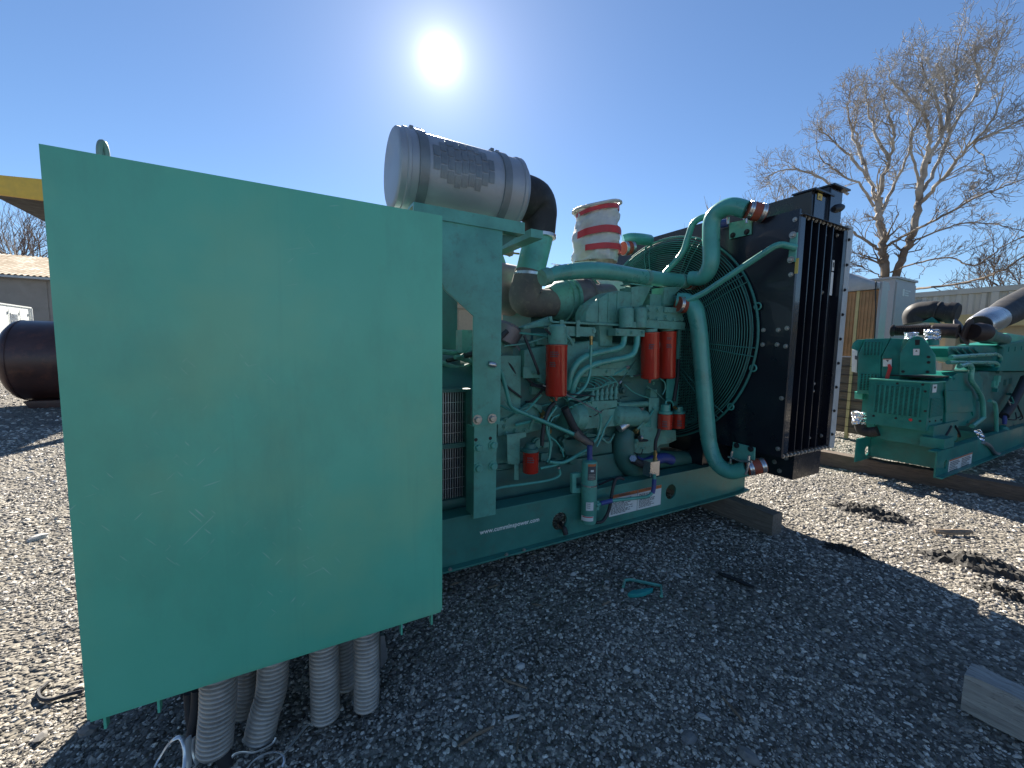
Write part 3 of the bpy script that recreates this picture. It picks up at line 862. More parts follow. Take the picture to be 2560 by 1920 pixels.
# ---- flexible conduits hanging below the box
def conduit(path, r, pitch=0.0155, mat='conduit', n=22, parent=None):
    path = spline(path, 8)
    # resample at half pitch
    L = [0]
    for a, b in zip(path, path[1:]): L.append(L[-1] + (b - a).length)
    m = max(8, int(L[-1] / (pitch / 6)))
    P = []
    for i in range(m + 1):
        s = L[-1] * i / m
        j = max(k for k in range(len(L)) if L[k] <= s + 1e-9)
        j = min(j, len(path) - 2)
        t = (s - L[j]) / max(1e-9, L[j + 1] - L[j])
        P.append(path[j].lerp(path[j + 1], t))
    rr = [r * (1.0 - 0.17 * (0.5 + 0.5 * math.cos(2 * PI * i / 6)) ** 3) for i in range(m + 1)]
    bm = bmesh.new(); sweep(bm, P, rr, n, cap=False)
    # dark mouth
    return fin('conduit', bm, mat, parent, ang=60)
cps = [
  ([(-0.215,1.52,0.357),(-0.225,1.52,0.245),(-0.235,1.52,0.151),(-0.241,1.52,0.082)], 0.052),
  ([(-0.156,1.7,0.218),(-0.162,1.7,0.132),(-0.172,1.7,0.072),(-0.179,1.7,0.024)], 0.040),
  ([(-0.061,1.56,0.301),(-0.077,1.56,0.206),(-0.101,1.56,0.114),(-0.121,1.56,0.017)], 0.050),
  ([(0.09,1.53,0.326),(0.089,1.53,0.221),(0.089,1.53,0.133),(0.089,1.53,0.04)], 0.050),
  ([(0.165,1.66,0.21),(0.167,1.66,0.122),(0.168,1.66,0.054),(0.16,1.66,-0.016)], 0.046),
  ([(0.231,1.49,0.355),(0.229,1.49,0.24),(0.228,1.49,0.142),(0.226,1.49,0.057)], 0.046),
]
for pts, r in cps:
    pts = [Vector(p) for p in pts]
    pts[0].z = max(pts[0].z, ZP0 + 0.05)
    low = pts[-1]; low.z = max(low.z, 0.028)
    c = conduit(pts, r, parent=G)
    d = (pts[-1] - pts[-2]).normalized()
    lathe('conduit_mouth', pts[-1] - d * 0.03, pts[-1] - d * 0.012, [(0, r * 0.86), (1, r * 0.86)], 'black', c, 18)
tube('power_cable', [(-0.317,1.62,0.235),(-0.316,1.62,0.161),(-0.312,1.62,0.085),(-0.316,1.62,0.017)], 0.016, 'hose_dark', G, 10, curve=True)
tube('power_cable', [(-0.293,1.6,0.249),(-0.3,1.6,0.171),(-0.314,1.6,0.096),(-0.322,1.6,0.059)], 0.015, 'hose_dark', G, 10, curve=True)
tube('power_cable', [(-0.222,1.52,0.072),(-0.218,1.52,0.05),(-0.216,1.52,0.033),(-0.213,1.52,0.015)], 0.022, 'hose_dark', G, 10, curve=True)
# bare metal strap behind the right conduit
prism('conduit_strap', [(0.296,1.58,0.246),(0.313,1.58,0.24),(0.325,1.58,0.139),(0.3,1.58,0.105),(0.294,1.58,0.113)], 1.58, 1.60, 'galv', G)

# ---- alternator
al = lathe('alternator', (0.3, 2.60, 0.98), (1.12, 2.60, 0.98), [(0, 0.36), (0.03, 0.40), (0.9, 0.40), (1, 0.36)], 'green_dark', G, 40)
box('alternator_base', (0.2, 2.20, 0.416), (1.1, 2.95, 0.62), 'green_dark', G, 0.01)
box('alternator_shell', (0.25, 2.22, 0.60), (0.80, 2.95, 1.08), 'green_dark', G, 0.05)
av = (0.753,2.14,1.164),(0.886,2.14,1.159),(0.912,2.14,1.161),(0.754,2.14,0.52),(0.889,2.14,0.516),(0.917,2.14,0.517)
vx0, vx1, vx2 = 0.30, av[1][0], av[2][0]
vz1, vz0 = av[1][2], av[4][2]
vm = (0.828,2.14,0.841)[2]
vent = boxes('vent_frame', [((vx1, 2.12, vz0), (vx2, 2.2, vz1 + 0.005)), ((vx0, 2.125, vz1 - 0.012), (vx1, 2.2, vz1 + 0.005)), ((vx0, 2.125, vz0 - 0.01), (vx1, 2.2, vz0 + 0.015)), ((vx0, 2.13, vm - 0.013), (vx1, 2.2, vm + 0.013))], 'green_dark', G, 0.002)
box('vent_screen', (vx0, 2.19, vz0 + 0.01), (vx1 - 0.001, 2.30, vz1 - 0.01), 'black', vent, 0)
n = int((vx1 - vx0 - 0.02) / 0.0145)
for i in range(n):
    x = vx1 - 0.012 - i * 0.0145
    for z0, z1 in ((vz0 + 0.017, vm - 0.014), (vm + 0.014, vz1 - 0.013)):
        box('slat', (x - 0.0022, 2.145, z0), (x + 0.0022, 2.165, z1), 'galv', vent, 0)
for i in range(4):
    for z0, z1 in ((vz0 + 0.017, vm - 0.014), (vm + 0.014, vz1 - 0.013)):
        z = z0 + (i + 1) * (z1 - z0) / 5
        box('cross_wire', (vx0, 2.141, z - 0.0015), (vx1, 2.1445, z + 0.0015), 'galv', vent, 0)
box('nameplate', (0.877,2.52,1.177), (0.70, 2.53, (0.877,2.52,1.132)[2]), 'label_white', G, 0)
lathe('alternator_dome', (0.30, 2.55, 1.05), (0.76, 2.55, 1.05), [(0, 0.28), (0.85, 0.28), (1, 0.22)], 'green_engine', G, 30)

# ---- stand that carries the air cleaner
pb = (0.88,1.99,0.454),(1.016,1.99,0.461),(1.01,1.99,0.967),(0.872,1.99,0.978)
box('stand_leg', (pb[0][0], 1.992, pb[0][2]), (pb[1][0], 2.004, pb[2][2] + 0.06), 'green', G, 0.002)
pt = (0.864,1.985,1.563),(1.026,1.985,1.11),(1.015,1.985,1.888),(0.727,1.985,1.665)
zb = (0.936,1.985,0.976)[2]
ztop = (0.93,1.985,2.025)[2]
up = prism('stand_plate', [(pt[0][0], 0, zb), (pt[1][0] + 0.004, 0, zb), (pt[1][0] + 0.004, 0, ztop), (pt[0][0] - 0.30, 0, ztop), (pt[3][0] - 0.02, 0, pt[3][2] + 0.02), (pt[0][0], 0, pt[0][2])], 1.978, 1.990, 'green', G, bevel=0.002)
box('plate_edge', (pt[1][0] - 0.008, 1.9905, zb), (pt[1][0] + 0.004, 2.07, ztop), 'green', up, 0.002)
box('leg_flange', (pb[0][0], 2.0045, ZR1 + 0.002), (pb[0][0] + 0.012, 2.10, pb[2][2]), 'green', G, 0.002)
for p in ((0.89,1.976,1.011),(0.978,1.976,1.011)): bolt(p, '-y', 0.019, 'bolt', up)
for p in ((0.903,1.99,0.854),(0.993,1.99,0.857),(0.904,1.99,0.738),(0.994,1.99,0.738)): bolt(p, '-y', 0.020, 'green', up)
for p in ((0.89,1.99,0.898),(0.977,1.99,0.898)):
    lathe('hole', (p[0], 1.9905, p[2]), (p[0], 1.9915, p[2]), [(0, 0.010), (1, 0.010)], 'black', up, 14)
ch = (0.481,1.97,2.041),(1.162,1.97,2.081),(1.163,1.97,2.019),(0.724,1.97,2.002)
chx1 = ch[1][0]; chz1 = ch[1][2]; chz0 = ch[2][2]
bar = boxes('cradle_channel', [((0.55, 1.97, chz0), (chx1, 1.985, chz1)), ((0.55, 1.9855, chz1 - 0.012), (chx1, 2.08, chz1)), ((0.55, 1.9855, chz0), (chx1, 2.05, chz0 + 0.01))], 'green', G, 0.002)
prism('gusset', [(0.743,2.02,1.969),(1.159,2.02,2.026),(1.032,2.02,1.939),(0.8,2.02,1.886)], 2.02, 2.03, 'green_dark', G, bevel=0.001)
prism('far_stand_plate', [(1.167,2.95,2.282),(1.485,2.95,2.27),(1.601,2.95,2.009),(1.611,2.95,1.812),(1.169,2.95,1.78)], 2.95, 2.962, 'green', G, bevel=0.001)
prism('far_post', [(1.009,2.9,1.87),(1.136,2.9,1.882),(1.138,2.9,1.319),(1.009,2.9,1.319)], 2.9, 3.0, 'green_dark', G, bevel=0.002)
box('cradle_channel', (0.62, 2.88, chz0), (chx1, 2.90, chz1 - 0.005), 'green', G, 0.002)
for x in (0.62, 1.22):
    box('cradle_bar', (x, 2.0, chz1 - 0.06), (x + 0.08, 2.88, chz1 - 0.015), 'green', G, 0.002)

# ---- air cleaner canister
AY, AZ, AR = 2.50, 2.425, 0.222
ax0, ax1 = 0.565, 1.40
ac_ = lathe('air_cleaner', (ax0, AY, AZ), (ax1, AY, AZ), [(0, 0.02), (0.001, 0.19), (0.004, 0.214), (0.012, AR), (0.05, AR), (0.055, AR + 0.008), (0.075, AR + 0.008), (0.08, AR), (0.93, AR), (0.935, AR + 0.008), (0.96, AR + 0.008), (0.965, AR - 0.004), (0.995, AR - 0.02), (1, 0.05)], 'silencer', G, 56)
for t, w in ((0.13, 0.055), (0.76, 0.05)):
    x = ax0 + (ax1 - ax0) * t
    b = lathe('mounting_band', (x, AY, AZ), (x + w, AY, AZ), [(0, AR + 0.002), (0.02, AR + 0.010), (0.98, AR + 0.010), (1, AR + 0.002)], 'silencer_band', ac_, 56)
    boxes('band_clamp', [((x - 0.006, AY - 0.03, AZ + AR - 0.005), (x + 0.016, AY + 0.03, AZ + AR + 0.035)), ((x + 0.03, AY - 0.03, AZ + AR - 0.005), (x + w + 0.004, AY + 0.03, AZ + AR + 0.03))], 'silencer_band', b, 0.004)
    box('band_foot', (x, AY - 0.12, AZ - AR - 0.06), (x + w, AY + 0.12, AZ - AR + 0.02), 'green', b, 0.002)
# grid of dark decal tiles on the canister
def can_tile(x0, x1, a0, a1, mat, parent):
    bm = bmesh.new(); k = 4; r = AR + 0.0035
    vs = [[bm.verts.new((x, AY - r * math.cos(a0 + (a1 - a0) * i / k), AZ + r * math.sin(a0 + (a1 - a0) * i / k))) for i in range(k + 1)] for x in (x0, x1)]
    for i in range(k): bm.faces.new((vs[0][i], vs[1][i], vs[1][i + 1], vs[0][i + 1]))
    return fin('decal_tile', bm, mat, parent)
cols = [(0, 1.0, 2), (1, 0.5, 3), (2, 0.2, 4), (3, 0.0, 4), (4, 0.15, 4), (5, 0.3, 4), (6, 0.1, 4), (7, 0.6, 3), (8, 0.9, 2)]
for c, off, nt_ in cols:
    x = ax0 + 0.185 + c * 0.0425
    for i in range(int(nt_)):
        a = -0.50 + (i + off) * 0.33
        can_tile(x, x + 0.037, a, a + 0.295, 'silencer_band', ac_)

# ---- intake ducting
e1 = [(ax1 - 0.02, AY, AZ), (1.519,2.5,2.412),(1.607,2.5,2.339),(1.598,2.5,2.248),(1.578,2.5,2.175)]
e1[1] = (ax1 + 0.10, AY, AZ - 0.01)
bm = bmesh.new(); sweep(bm, fillet([(ax1 - 0.02, AY, AZ + 0.01), (ax1 + 0.20, AY, AZ - 0.01), (1.584,2.5,2.179)], 0.24, 10), [0.15, 0.146, 0.128, 0.118], 28)
el = fin('intake_elbow', bm, 'rubber', G)
lp = (1.589,2.5,2.184),(1.519,2.5,1.91)
lathe('hose_clamp', Vector(lp[0]) + Vector((0, 0, 0.012)), Vector(lp[0]) - Vector((0, 0, 0.014)), [(0, 0.118), (0.1, 0.124), (0.9, 0.124), (1, 0.118)], 'steel', el, 32)
for a in (0.4, 1.0, 1.5):
    q = Vector((ax1 + 0.10 + 0.19 * math.sin(a) * 0.98, AY, AZ - 0.10 + 0.20 * math.cos(a)))
lathe('intake_pipe', lp[0], lp[1], [(0, 0.104), (1, 0.102)], 'green', G, 32)
bm = bmesh.new()
sweep(bm, fillet([(1.521,2.5,1.928),(1.47,2.5,1.721),(1.725,2.5,1.729)], 0.16, 10), [0.106, 0.118, 0.125, 0.112, 0.10], 28)
el2 = fin('dusty_intake_elbow', bm, 'rubber_dusty', G)
lathe('hose_clamp', Vector(lp[1]) + Vector((0, 0, 0.012)), Vector(lp[1]) - Vector((0.002, 0, 0.012)), [(0, 0.106), (0.1, 0.111), (0.9, 0.111), (1, 0.106)], 'steel', el2, 32)
gp = (1.28,2.5,2.055),(1.32,2.5,2.038),(1.38,2.5,2.047),(1.432,2.5,2.049)
lathe('restriction_gauge', gp[0], gp[2], [(0, 0.012), (0.3, 0.022), (0.35, 0.026), (0.75, 0.026), (0.8, 0.03), (1, 0.02)], 'tan_wall', G, 16)
lathe('gauge_stem', gp[2], gp[3], [(0, 0.007), (1, 0.007)], 'brass', G, 8)
# turbocharger
tp = (1.692,2.52,1.747),(1.894,2.52,1.761),(2.082,2.52,1.784),(2.295,2.52,1.82)
lathe('compressor_housing', tp[0], tp[1], [(0, 0.10), (0.2, 0.13), (0.6, 0.15), (0.62, 0.162), (0.75, 0.162), (0.77, 0.15), (0.86, 0.15), (0.88, 0.165), (1, 0.165)], 'green_engine', G, 36)
lathe('turbine_housing', tp[1], tp[2], [(0, 0.155), (0.1, 0.162), (0.7, 0.160), (0.72, 0.168), (0.8, 0.168), (0.82, 0.15), (1, 0.13)], 'heat_shield', G, 36)
lathe('exhaust_adapter', tp[2], tp[3], [(0, 0.13), (0.4, 0.11), (1, 0.10)], 'heat_shield', G, 28)
lathe('second_turbo', (1.364,2.9,1.869), (1.655,2.9,1.852), [(0, 0.16), (0.3, 0.2), (1, 0.2)], 'heat_shield', G, 28)
tube('oil_line', [(1.796,2.42,1.776),(1.825,2.42,1.691),(1.86,2.42,1.665),(1.894,2.42,1.695)], 0.006, 'steel', G, 6, curve=True)

# wrapped exhaust outlet: plastic over the pipe with red tape
wp = (2.154,2.55,2.075),(2.141,2.55,2.234),(2.141,2.55,2.372),(2.149,2.55,2.501)
bm = bmesh.new()
rnd = random.Random(9)
rings = []
nn = 40
for i in range(15):
    t = i / 14
    c = Vector(wp[0]).lerp(Vector(wp[3]), t)
    rr = 0.168 + 0.012 * math.sin(t * 5) + (0.012 if t > 0.93 else 0)
    tilt = t * 0.10
    row = []
    for k in range(nn):
        a = 2 * PI * k / nn
        wob = 0.009 * math.sin(3 * a + i * 0.9) + 0.006 * math.sin(7 * a - i * 1.7) + 0.005 * math.sin(11 * a + i * 0.4) + rnd.gauss(0, 0.0042)
        if t > 0.97: rr_ = rr * 0.94
        else: rr_ = rr
        row.append(bm.verts.new(c + Vector(((rr_ + wob) * math.cos(a), (rr_ + wob) * math.sin(a), tilt * (rr_ + wob) * math.cos(a) * 2.2))))
    rings.append(row)
for a, b in zip(rings, rings[1:]):
    for k in range(nn): bm.faces.new((a[k], a[(k + 1) % nn], b[(k + 1) % nn], b[k]))
top = bm.verts.new(Vector(wp[3]) + Vector((0, 0, -0.03)))
for k in range(nn): bm.faces.new((rings[-1][k], rings[-1][(k + 1) % nn], top))
wr = fin('wrapped_exhaust_outlet', bm, 'plastic_wrap', G, ang=70)
bm = bmesh.new()
sweep(bm, [Vector(wp[3]) + Vector(((0.180 + 0.006 * math.sin(5 * a)) * math.cos(a), (0.180 + 0.006 * math.sin(5 * a)) * math.sin(a), 0.22 * 0.18 * math.cos(a) - 0.006 + 0.005 * math.sin(4 * a + 1))) for a in [2 * PI * k / 32 for k in range(33)]], 0.0115, 8, cap=False)
fin('rolled_edge', bm, 'plastic_wrap', wr)
def tape(t, a0, a1, w, drop, parent):
    bm = bmesh.new(); k = 22; prev = None
    for i in range(k + 1):
        a = a0 + (a1 - a0) * i / k
        c = Vector(wp[0]).lerp(Vector(wp[3]), t)
        r = 0.168 + 0.012 * math.sin(t * 5) + 0.0165 + 0.003 * math.sin(9 * a)
        o = Vector((r * math.cos(a), r * math.sin(a), t * 0.22 * r * math.cos(a) + drop * math.sin((a - a0) / (a1 - a0) * PI)))
        v0 = bm.verts.new(c + o + Vector((0, 0, w))); v1 = bm.verts.new(c + o - Vector((0, 0, w)))
        if prev: bm.faces.new((prev[0], v0, v1, prev[1]))
        prev = (v0, v1)
    fin('red_tape', bm, 'red_tape', parent)
tape(0.87, PI * 0.95, PI * 2.05, 0.016, 0.02, wr)
tape(0.47, PI * 1.02, PI * 1.80, 0.026, 0.02, wr)
tape(0.20, PI * 1.15, PI * 2.05, 0.022, 0.01, wr)
prism('plastic_sheet', [(2.154,2.52,1.94),(2.415,2.52,1.954),(2.484,2.52,1.881),(2.322,2.52,1.842),(2.252,2.52,1.868)], 2.52, 2.535, 'plastic_wrap', G, bevel=0.004)

# ---- engine block and its castings
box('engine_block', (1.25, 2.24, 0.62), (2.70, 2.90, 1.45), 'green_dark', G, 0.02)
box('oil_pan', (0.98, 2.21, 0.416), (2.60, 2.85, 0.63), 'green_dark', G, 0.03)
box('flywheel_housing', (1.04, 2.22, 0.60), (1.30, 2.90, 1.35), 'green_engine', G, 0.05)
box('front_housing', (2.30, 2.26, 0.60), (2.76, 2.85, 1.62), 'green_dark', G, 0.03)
box('far_sun_block', (1.60, 2.60, 0.62), (2.74, 3.05, 1.70), 'green_dark', G, 0.03)  # unseen mass added behind the engine to block the sun
box('gap_sun_block', (2.30, 2.75, 1.20), (2.80, 3.15, 2.05), 'green_dark', G, 0.04)  # unseen box added to stop sunlight between engine and radiator
fwp = prism('housing_face', [(1.124,2.19,0.946),(1.204,2.19,0.965),(1.357,2.19,1.054),(1.446,2.19,1.03),(1.465,2.19,0.869),(1.34,2.19,0.855),(1.192,2.19,0.856),(1.125,2.19,0.85)], 2.19, 2.225, 'green_engine', G, bevel=0.01)
for p in ((1.183,2.187,0.867),(1.249,2.187,0.879),(1.319,2.187,0.879),(1.182,2.187,0.952),(1.173,2.187,0.913)): bolt(p, '-y', 0.012, 'green_engine', fwp)
# upper castings: aftercooler housing
ac2 = prism('aftercooler_housing', [(1.771,2.172,1.581),(1.774,2.172,1.65),(1.803,2.172,1.696),(1.866,2.172,1.738),(1.965,2.172,1.791),(2.051,2.172,1.811),(2.177,2.172,1.811),(2.195,2.172,1.586),(2.019,2.172,1.576),(2.018,2.172,1.421),(1.906,2.172,1.419),(1.89,2.172,1.574)], 2.1725, 2.295, 'green_engine', G, bevel=0.012)
for xa, xb in ((1105, 470), (1205, 400), (1300, 385)):
    q = (1.886,2.171,1.733),(1.892,2.171,1.587),(1.968,2.171,1.783),(1.977,2.171,1.59),(2.05,2.171,1.799),(2.061,2.171,1.594)
    i = (1105, 1205, 1300).index(xa)
    a, b = q[2 * i], q[2 * i + 1]
    box('casting_rib', (a[0] - 0.010, 2.1669, b[2]), (a[0] + 0.010, 2.1732, a[2]), 'green_engine', ac2, 0.004)
prism('rocker_housing', [(1.303,2.19,1.387),(1.429,2.19,1.412),(1.636,2.19,1.428),(1.827,2.19,1.457),(2.033,2.19,1.441),(2.322,2.19,1.426),(2.335,2.19,1.222),(1.675,2.19,1.22),(1.307,2.19,1.222)], 2.19, 2.26, 'green_engine', G, bevel=0.012)
prism('cylinder_deck', [(1.296,2.197,1.281),(2.321,2.197,1.257),(2.323,2.197,1.211),(1.297,2.197,1.209)], 2.183, 2.197, 'green_engine', G, bevel=0.006)
for i in range(5):
    p = ((1.37,2.181,1.245),(1.545,2.181,1.242),(1.788,2.181,1.241),(1.982,2.181,1.242),(2.181,2.181,1.239))[i]
    bolt(p, '-y', 0.010, 'green_engine', G)
prism('intake_cover', [(1.294,2.179,1.535),(1.496,2.179,1.605),(1.504,2.179,1.576),(1.497,2.179,1.546),(1.294,2.179,1.514),(1.287,2.179,1.526)], 2.1795, 2.2425, 'green_engine', G, bevel=0.01)
br = prism('filter_bracket', [(1.467,2.138,1.601),(1.475,2.138,1.572),(2.039,2.138,1.577),(2.039,2.138,1.562),(1.475,2.138,1.559),(1.454,2.138,1.566),(1.446,2.138,1.594)], 2.1305, 2.1515, 'green_engine', G, bevel=0.004)
for xx in (700, 875):
    p = (1.54,2.127,1.581),(1.541,2.127,1.551),(1.671,2.127,1.584),(1.675,2.127,1.477)
    a, b = (p[0], p[1]) if xx == 700 else (p[2], p[3])
    box('bracket_strap', (a[0] - 0.014, 2.1252, b[2]), (a[0] + 0.014, 2.1301, a[2]), 'green_engine', br, 0.003)
ph = (1.588,2.131,1.544),(1.822,2.131,1.55),(1.825,2.131,1.488),(1.605,2.131,1.482)
box('fuel_manifold', (ph[0][0], 2.1375, ph[3][2]), (ph[1][0], 2.1795, ph[0][2]), 'green_engine', G, 0.008)
lathe('manifold_plug', ((1.815,2.131,1.522)[0], 2.134, (1.815,2.131,1.522)[2]), ((1.815,2.131,1.522)[0], 2.141, (1.815,2.131,1.522)[2]), [(0, 0.016), (0.5, 0.018), (1, 0.018)], 'green_engine', G, 14)
tube('drain_cock', [(1.57,2.123,1.486),(1.601,2.123,1.463),(1.616,2.123,1.446),(1.628,2.123,1.425)], 0.012, 'green_engine', G, 8)

RED = []
def can_filter(top, bot, r, name='oil_filter', nub=True, label=None, prints=((0.12, 0.24, -0.55, 0.15), (0.32, 0.42, -0.6, -0.05))):
    top, bot = Vector(top), Vector(bot)
    f = lathe(name, bot, top, [(0, r * 0.2), (0.005, r * 0.82), (0.02, r * 0.95), (0.045, r), (0.95, r), (0.965, r * 1.03), (0.985, r * 1.03), (1, r * 0.9)], 'red_filter', G, 36)
    if label: f['label'] = label
    if nub: lathe('drain_plug', bot - Vector((0, 0, 0.028)), bot + Vector((0, 0, 0.004)), [(0, 0.008), (0.5, 0.008), (0.55, 0.013), (1, 0.013)], 'red_filter', f, 10)
    L = (top - bot).length
    face = math.atan2(-top.y, -top.x)
    for t0, t1, a0, a1 in prints:
        bm = bmesh.new(); rr = r * 1.004; rows = 3
        zz0 = top.z - L * t1; zz1 = top.z - L * t0
        rd = random.Random(int(t0 * 100))
        for row in range(rows):
            z0 = zz0 + (zz1 - zz0) * row / rows; z1 = z0 + (zz1 - zz0) / rows * 0.62
            a = a0
            while a < a1:
                w = rd.uniform(0.06, 0.16)
                v = [bm.verts.new((top.x + rr * math.cos(face + q), top.y + rr * math.sin(face + q), z)) for q, z in ((a, z0), (a + w, z0), (a + w, z1), (a, z1))]
                bm.faces.new(v); a += w + 0.05
        fin('print', bm, 'label_text', f)
    return f
can_filter((1.467,2.075,1.425), (1.474,2.075,1.101), 0.068, label='tall red filter can nearest the side panel')
lathe('filter_head', (1.479,2.082,1.425), (1.476,2.082,1.547), [(0, 0.058), (0.1, 0.06), (0.9, 0.056), (1, 0.045)], 'green_engine', G, 28)
can_filter((2.299,2.095,1.528), (2.318,2.095,1.188), 0.066, prints=((0.24, 0.36, -0.05, 0.45),), label='left one of the twin red filter cans')
can_filter((2.537,2.144,1.543), (2.552,2.144,1.183), 0.066, prints=((0.12, 0.18, 0.0, 0.5), (0.26, 0.35, 0.0, 0.5)), nub=False, label='right one of the twin red filter cans')
for tp_ in (((2.299,2.095,1.53),(2.297,2.095,1.551)), ((2.537,2.144,1.547),(2.535,2.144,1.564))):
    lathe('filter_neck', tp_[0], tp_[1], [(0, 0.05), (1, 0.05)], 'green_engine', G, 24)
fh = (2.234,2.082,1.594),(2.652,2.082,1.612),(2.656,2.082,1.556),(2.237,2.082,1.541)
hd = box('filter_head', (fh[0][0], 2.078, fh[2][2]), (fh[1][0], 2.1725, fh[1][2]), 'green_engine', G, 0.006)
fu = (2.26,2.103,1.696),(2.649,2.103,1.719),(2.657,2.103,1.617)
box('filter_head', (fu[0][0], 2.1025, fu[2][2]), (fu[1][0], 2.19, fu[1][2]), 'green_engine', G, 0.008)
fc = (2.431,2.092,1.702),(2.652,2.092,1.715),(2.655,2.092,1.677)
box('head_cap', (fc[0][0], 2.0902, fc[2][2]), (fc[1][0], 2.1021, fc[1][2]), 'green_engine', hd, 0.004)
for p in ((2.282,2.101,1.684),(2.286,2.101,1.631),(2.368,2.101,1.621),(2.461,2.101,1.639),(2.549,2.101,1.626),(2.637,2.101,1.637),(2.472,2.101,1.691),(2.373,2.101,1.692)): bolt(p, '-y', 0.014, 'green_engine', hd)
for i, p in enumerate(((2.072,2.103,1.552),(2.064,2.103,1.691),(2.198,2.103,1.557),(2.19,2.103,1.698))):
    if i % 2 == 0:
        q = ((2.072,2.103,1.552),(2.064,2.103,1.691),(2.198,2.103,1.557),(2.19,2.103,1.698))[i + 1]
        lathe('cooler_barrel', p, q, [(0, 0.05), (0.85, 0.05), (0.95, 0.046), (1, 0.035)], 'green_engine', G, 24)
fb = (1.953,2.082,1.541),(2.227,2.082,1.551),(2.231,2.082,1.493),(1.956,2.082,1.485)
fbk = box('cooler_flange', (fb[0][0], 2.078, fb[2][2]), (fb[1][0], 2.1515, fb[0][2]), 'green_engine', G, 0.012)
for p in ((1.975,2.077,1.513),(2.097,2.077,1.517),(2.206,2.077,1.52)): bolt(p, '-y', 0.010, 'green_engine', fbk)
cb = (2.096,2.088,1.592),(2.251,2.088,1.598),(2.254,2.088,1.552),(2.098,2.088,1.546)
box('cooler_block', (cb[0][0], 2.0867, cb[2][2]), (cb[1][0], 2.1585, cb[0][2]), 'green_engine', G, 0.006)
tube('oil_pipe', [(2.058,2.103,1.494),(2.047,2.103,1.438),(1.997,2.103,1.405),(1.77,2.116,1.361),(1.667,2.123,1.305),(1.627,2.138,1.219),(1.631,2.159,1.13)], 0.021, 'green_pipe', G, 14, curve=True)
tube('oil_pipe', [(2.172,2.095,1.497),(2.163,2.092,1.424),(2.113,2.092,1.357),(1.918,2.095,1.321),(1.793,2.103,1.296),(1.695,2.116,1.244),(1.655,2.131,1.163),(1.651,2.151,1.067)], 0.021, 'green_pipe', G, 14, curve=True)
tube('fuel_hose', [(1.755,2.095,1.479),(1.759,2.095,1.418),(1.758,2.095,1.312),(1.757,2.095,1.244),(1.721,2.095,1.157),(1.653,2.095,1.104),(1.578,2.095,1.071)], 0.010, 'green_pipe', G, 10, curve=True)
lathe('hose_fitting', (1.755,2.095,1.485), (1.759,2.095,1.427), [(0, 0.014), (0.4, 0.014), (0.45, 0.011), (1, 0.011)], 'brass', G, 8)

# small filters
can_filter((1.296,2.078,0.768), (1.297,2.078,0.635), 0.050, nub=False, prints=((0.15, 0.45, -0.4, 0.3),), label='small red filter low behind the stand leg')
sh = (1.296,2.082,0.768),(1.295,2.082,0.817)
lathe('filter_head', sh[0], sh[1], [(0, 0.05), (0.4, 0.05), (0.5, 0.035), (1, 0.03)], 'green_dark', G, 20)
can_filter((2.517,2.11,0.917), (2.519,2.11,0.798), 0.055, nub=False, prints=((0.35, 0.8, -0.3, 0.35),), label='left one of the two short red filters')
can_filter((2.721,2.151,0.901), (2.726,2.151,0.78), 0.050, nub=False, prints=((0.35, 0.8, -0.1, 0.45),), label='right one of the two short red filters')
for a, b in (((2.519,2.11,0.918),(2.518,2.11,0.987)), ((2.72,2.151,0.903),(2.716,2.151,0.957))):
    lathe('filter_head', a, b, [(0, 0.052), (0.25, 0.052), (0.3, 0.036), (1, 0.034)], 'green_pipe', G, 20)
tube('crossover_line', [(2.543,2.131,0.978),(2.547,2.131,1.008),(2.591,2.131,1.01),(2.624,2.131,0.987),(2.632,2.131,0.956)], 0.008, 'green_pipe', G, 8, curve=True)
lathe('bleed_valve', (2.621,2.116,0.963), (2.648,2.116,0.948), [(0, 0.012), (1, 0.012)], 'brass', G, 10)

# ---- coolant pipes
tube('coolant_pipe', [(1.428,2.179,1.838),(1.524,2.179,1.874),(1.666,2.179,1.906),(1.847,2.179,1.931),(2.051,2.179,1.933),(2.281,2.179,1.928),(2.773,2.179,1.937)], [0.040, 0.049, 0.056, 0.056, 0.054, 0.052], 'green_pipe', G, 24, curve=True)
for xx in ((1595, 232), (1965, 270)):
    p = (2.324,2.179,1.926),(2.702,2.179,1.934)
    c = Vector(p[0] if xx[0] == 1595 else p[1])
    lathe('pipe_band', c - Vector((0.02, 0, 0)), c + Vector((0.02, 0, 0)), [(0, 0.054), (0.05, 0.058), (0.95, 0.058), (1, 0.054)], 'green_engine', G, 24)
lathe('pipe_flange', (1.418,2.179,1.837), (1.467,2.179,1.854), [(0, 0.052), (1, 0.056)], 'green_engine', G, 24)
boxes('clamp_bolts', [((1.488,2.172,1.933), Vector((1.576,2.172,1.934)) + Vector((0, 0.02, 0))), ((1.517,2.172,1.928), Vector((1.547,2.172,1.911)) + Vector((0, 0.03, 0)))], 'steel', G, 0.002)
hs = (2.768,2.179,1.937),(2.974,2.179,1.937)
def hose(a, b, r, parent=G, clamps=2, mat='red_hose'):
    a, b = Vector(a), Vector(b)
    h = lathe('rubber_hose', a, b, [(0, r * 0.96), (0.03, r), (0.3, r * 1.02), (0.4, r * 1.08), (0.5, r * 1.02), (0.6, r * 1.08), (0.7, r * 1.02), (0.97, r), (1, r * 0.96)], mat, parent, 24)
    for t in (0.12, 0.24, 0.78, 0.9)[: clamps * 2]:
        c = a.lerp(b, t); d = (b - a).normalized() * 0.007
        lathe('hose_clamp', c - d, c + d, [(0, r * 1.02), (0.05, r * 1.06), (0.95, r * 1.06), (1, r * 1.02)], 'steel', h, 24)
    return h
hose(hs[0], hs[1], 0.055)
